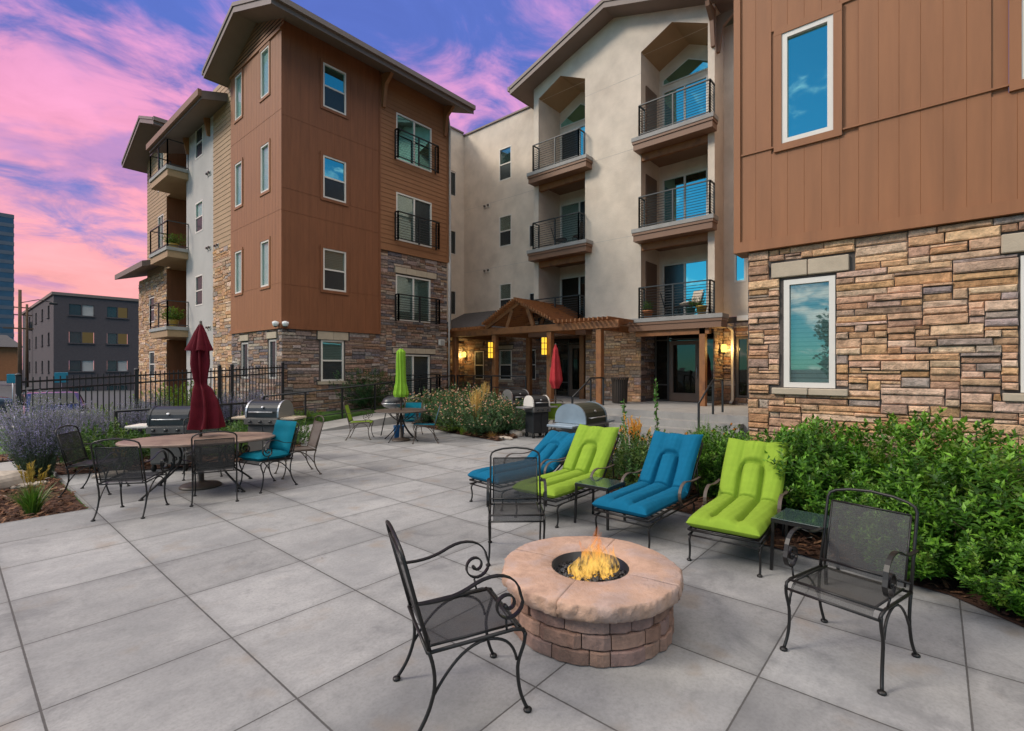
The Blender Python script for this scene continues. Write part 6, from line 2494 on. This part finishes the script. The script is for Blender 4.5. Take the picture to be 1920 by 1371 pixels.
ty = make_grass('small yellow grass tuft near the round table chairs', GGR, 90, .26, .16, YG, 26)
ty.location = (8.85, 9.35, 0)

r6 = random.Random(66)
GT_ = 'tall thin stems by the steps'
tp = thing('tall_sapling', 'tall thin green stem in front of the lobby door', 'sapling', (8.35, 3.78, 0), 0, GT_)
mb = MB()
st = MB()
st.tube([(0, 0, 0), (.02, .01, .7), (.0, .03, 1.52)], [.012, .009, .003], 5)
st.build('stem', 'trunk', tp, (0, 0, 0))
for k in range(120):
    z = r6.uniform(.15, 1.5)
    g = r6.uniform(.8, 1.3)
    mb.cc = (.07 * g, .19 * g, .03 * g)
    d = (rdir(r6) + Vector((0, 0, .2))).normalized()
    leaf(mb, Vector((.01, .02 * z, z)), d, rdir(r6), .07, .018)
mb.build('foliage', 'leaf', tp, (0, 0, 0), vcol=True)
dup(tp, (7.75, 4.1, 0), 2.0, 'shorter thin green stem left of the orange grass', GT_, (1.2, 1.2, .78))


def make_sage(label, group, h, spread, n, seed):
    """russian sage: grey green stems carrying many small violet flowers"""
    r = random.Random(seed)
    t = thing('russian_sage', label, 'lavender bush', group=group)
    mb, fb = MB(), MB()
    for k in range(n):
        a, q = r.uniform(0, 6.28), r.random() ** .55
        o = Vector((math.cos(a), math.sin(a), 0))
        base = o * (.16 * q)
        hh = h * r.uniform(.62, 1.05) * (1 - .22 * q)
        tip = o * (spread * q) + Vector((r.uniform(-.06, .06), r.uniform(-.06, .06), hh))
        mid = base.lerp(tip, .5) + Vector((0, 0, .06)) - o * .05
        P = lambda u: base * (1 - u) ** 2 + mid * 2 * u * (1 - u) + tip * u * u
        mb.cc = (.16, .19, .15)
        mb.tube([tuple(P(u)) for u in (0, .35, .7, 1)], .0024, 3)
        for e in range(12):
            u = r.uniform(.05, .6)
            g = r.uniform(.7, 1.3)
            mb.cc = (.075 * g, .125 * g, .065 * g)
            leaf(mb, P(u), (rdir(r) + Vector((0, 0, .5))).normalized(), rdir(r), .05, .008)
        for e in range(30):
            u = r.uniform(.42, 1.0)
            g = r.uniform(.7, 1.3)
            c = r.choice([(.33, .29, .54), (.27, .24, .48), (.40, .35, .60), (.26, .25, .42)])
            fb.cc = (c[0] * g, c[1] * g, c[2] * g)
            leaf(fb, P(u) + rdir(r) * .012, (rdir(r) + Vector((0, 0, .6))).normalized(), rdir(r), .026, .007)
    mb.build('foliage', 'leaf', t, (0, 0, 0), vcol=True)
    kind(fb.build('flowers', 'petal', t, (0, 0, 0), vcol=True), 'stuff')
    return t


GS = 'violet lavender bushes by the fence'
s1 = make_sage('large violet lavender bush at the left in front of the fence post', GS, 1.42, .60, 400, 31)
s1.location = (1.0, 10.95, -.03)
for i, (x, y, s, z, l) in enumerate(((1.75, 12.0, .72, .80, 'violet lavender bush just right of the large one, behind the table chairs'), (2.7, 13.3, .7, .80, 'violet lavender bush behind the handrail end at the fence'), (3.2, 13.9, .7, .85, 'violet lavender bush beside the bright green shrub at the fence'),
                                     (4.9, 14.2, .7, .9, 'violet lavender bush right of the burgundy umbrella at the fence'), (5.7, 14.45, .7, .9, 'violet lavender bush nearest the dark stone corner'))):
    dup(s1, (x, y, 0), i * 1.1, l, GS, (s, s, z))


def make_rock(label, loc, s, seed, flat=.5, group='pale rocks in the planting beds'):
    r = random.Random(seed)
    mb = MB()
    n, m = 14, 8
    rings = []
    ph = [r.uniform(0, 6) for _ in range(4)]
    for i in range(m + 1):
        v = -1 + 2 * i / m
        rr_ = math.sqrt(max(0.02, 1 - abs(v) ** 3))
        rings.append([(s[0] * rr_ * math.cos(a) * (1 + .16 * math.sin(2 * a + ph[0]) + .1 * math.sin(3 * a + ph[1] + v)), s[1] * rr_ * math.sin(a) * (1 + .14 * math.cos(2 * a + ph[2])), s[2] * (v + .55) * (1 + .1 * math.sin(a + ph[3]))) for a in [2 * math.pi * q / n for q in range(n)]])
    mb.loft(rings)
    return tag(mb.build('landscape_rock', 'rock', None, loc), label, 'rock', group)


make_rock('large pale boulder at the left picture edge beside the lavender', (.45, 10.55, -.06), (.42, .30, .16), 1)
make_rock('flat pale stone lying on the mulch under the lavender', (.86, 10.35, -.05), (.22, .10, .04), 2)
make_rock('flat pale stone at the front tip of the rose bed', (8.95, 8.0, 0), (.10, .26, .05), 3)
make_rock('thin pale stone on the mulch below the oval table', (1.75, 10.05, 0), (.20, .08, .05), 4)
make_rock('pale stone among the rose bushes near the cart grill', (9.6, 8.15, 0), (.16, .22, .10), 5)

# balcony plants of the left wing
for i, (z, y, s, l) in enumerate(((6.76, 25.0, .62, 'leafy potted plant on the middle street side balcony'), (3.47, 25.0, .75, 'big leafy potted plant on the lowest street side balcony'))):
    dup(yb, (6.55, y, z + .25), i * 2.0, l, 'plants on the street side balconies', (s * .8, s, s * .7))
    pot(('ochre pot on the middle street side balcony', 'ochre pot on the lowest street side balcony')[i], (6.55, y, z + .005), .2, .34, 'pot_gold')
dup(lo1, (15.7, 7.42, 3.66), .5, 'small green plant in the terracotta pot over the lobby', 'plants on the balconies', (.35, .35, .6))
dup(lo1, (15.7, 5.80, 3.68), 1.5, 'small green plants in the two glazed pots over the lobby', 'plants on the balconies', (.4, .5, .5))

# far trees


def make_tree(label, loc, h, rad, seed, pal=[(.018, .045, .016), (.025, .06, .02), (.014, .035, .014)]):
    r = random.Random(seed)
    t = thing('tree', label, 'tree', loc, 0, 'trees far down the street')
    mb = MB()
    mb.tube([(0, 0, 0), (.1, 0, h * .4), (0, .1, h * .75)], [.28, .2, .08], 8)
    limbs = [rdir(r, .1) for _ in range(7)]
    for d in limbs:
        mb.tube([(0, 0, h * .42), tuple(d * rad * .5 + Vector((0, 0, h * .5))), tuple(d * rad * .8 + Vector((0, 0, h * .6)))], [.1, .06, .02], 5)
    mb.build('trunk', 'trunk', t, (0, 0, 0))
    mb = MB()
    cl = [Vector((0, 0, h * .62)) + rdir(r) * rad * r.uniform(.2, .85) for _ in range(26)]
    for c in cl:
        q = rad * r.uniform(.22, .42)
        g0 = r.uniform(.6, 1.5)
        for k in range(130):
            p = c + rdir(r) * q * r.random() ** .4
            cc = r.choice(pal)
            g = g0 * r.uniform(.7, 1.3)
            mb.cc = (cc[0] * g, cc[1] * g, cc[2] * g)
            leaf(mb, p, rdir(r), rdir(r), .35, .13)
    mb.build('crown', 'leaf', t, (0, 0, 0), vcol=True)
    return t


t1 = make_tree('dark tree below the office tower at the far left', (2.3, 98, -.6), 6.2, 3.4, 51)
GREENS = 'trees far down the street'
for i, (x, y, s, l) in enumerate(((-30, 4.4, 1.0, 'leafy tree mirrored in the stone wall window, left one'), (-36, 14.0, 1.1, 'leafy tree mirrored in the stone wall window, right one'))):
    dup(t1, (x, y, -.1), i * 2.2, l, 'trees mirrored in the windows', (s, s, s))
dup(t1, (-4.0, 108, -.6), 2.0, 'dark tree just outside the far left picture edge', 'trees far down the street', (1.1, 1.1, 1.1))
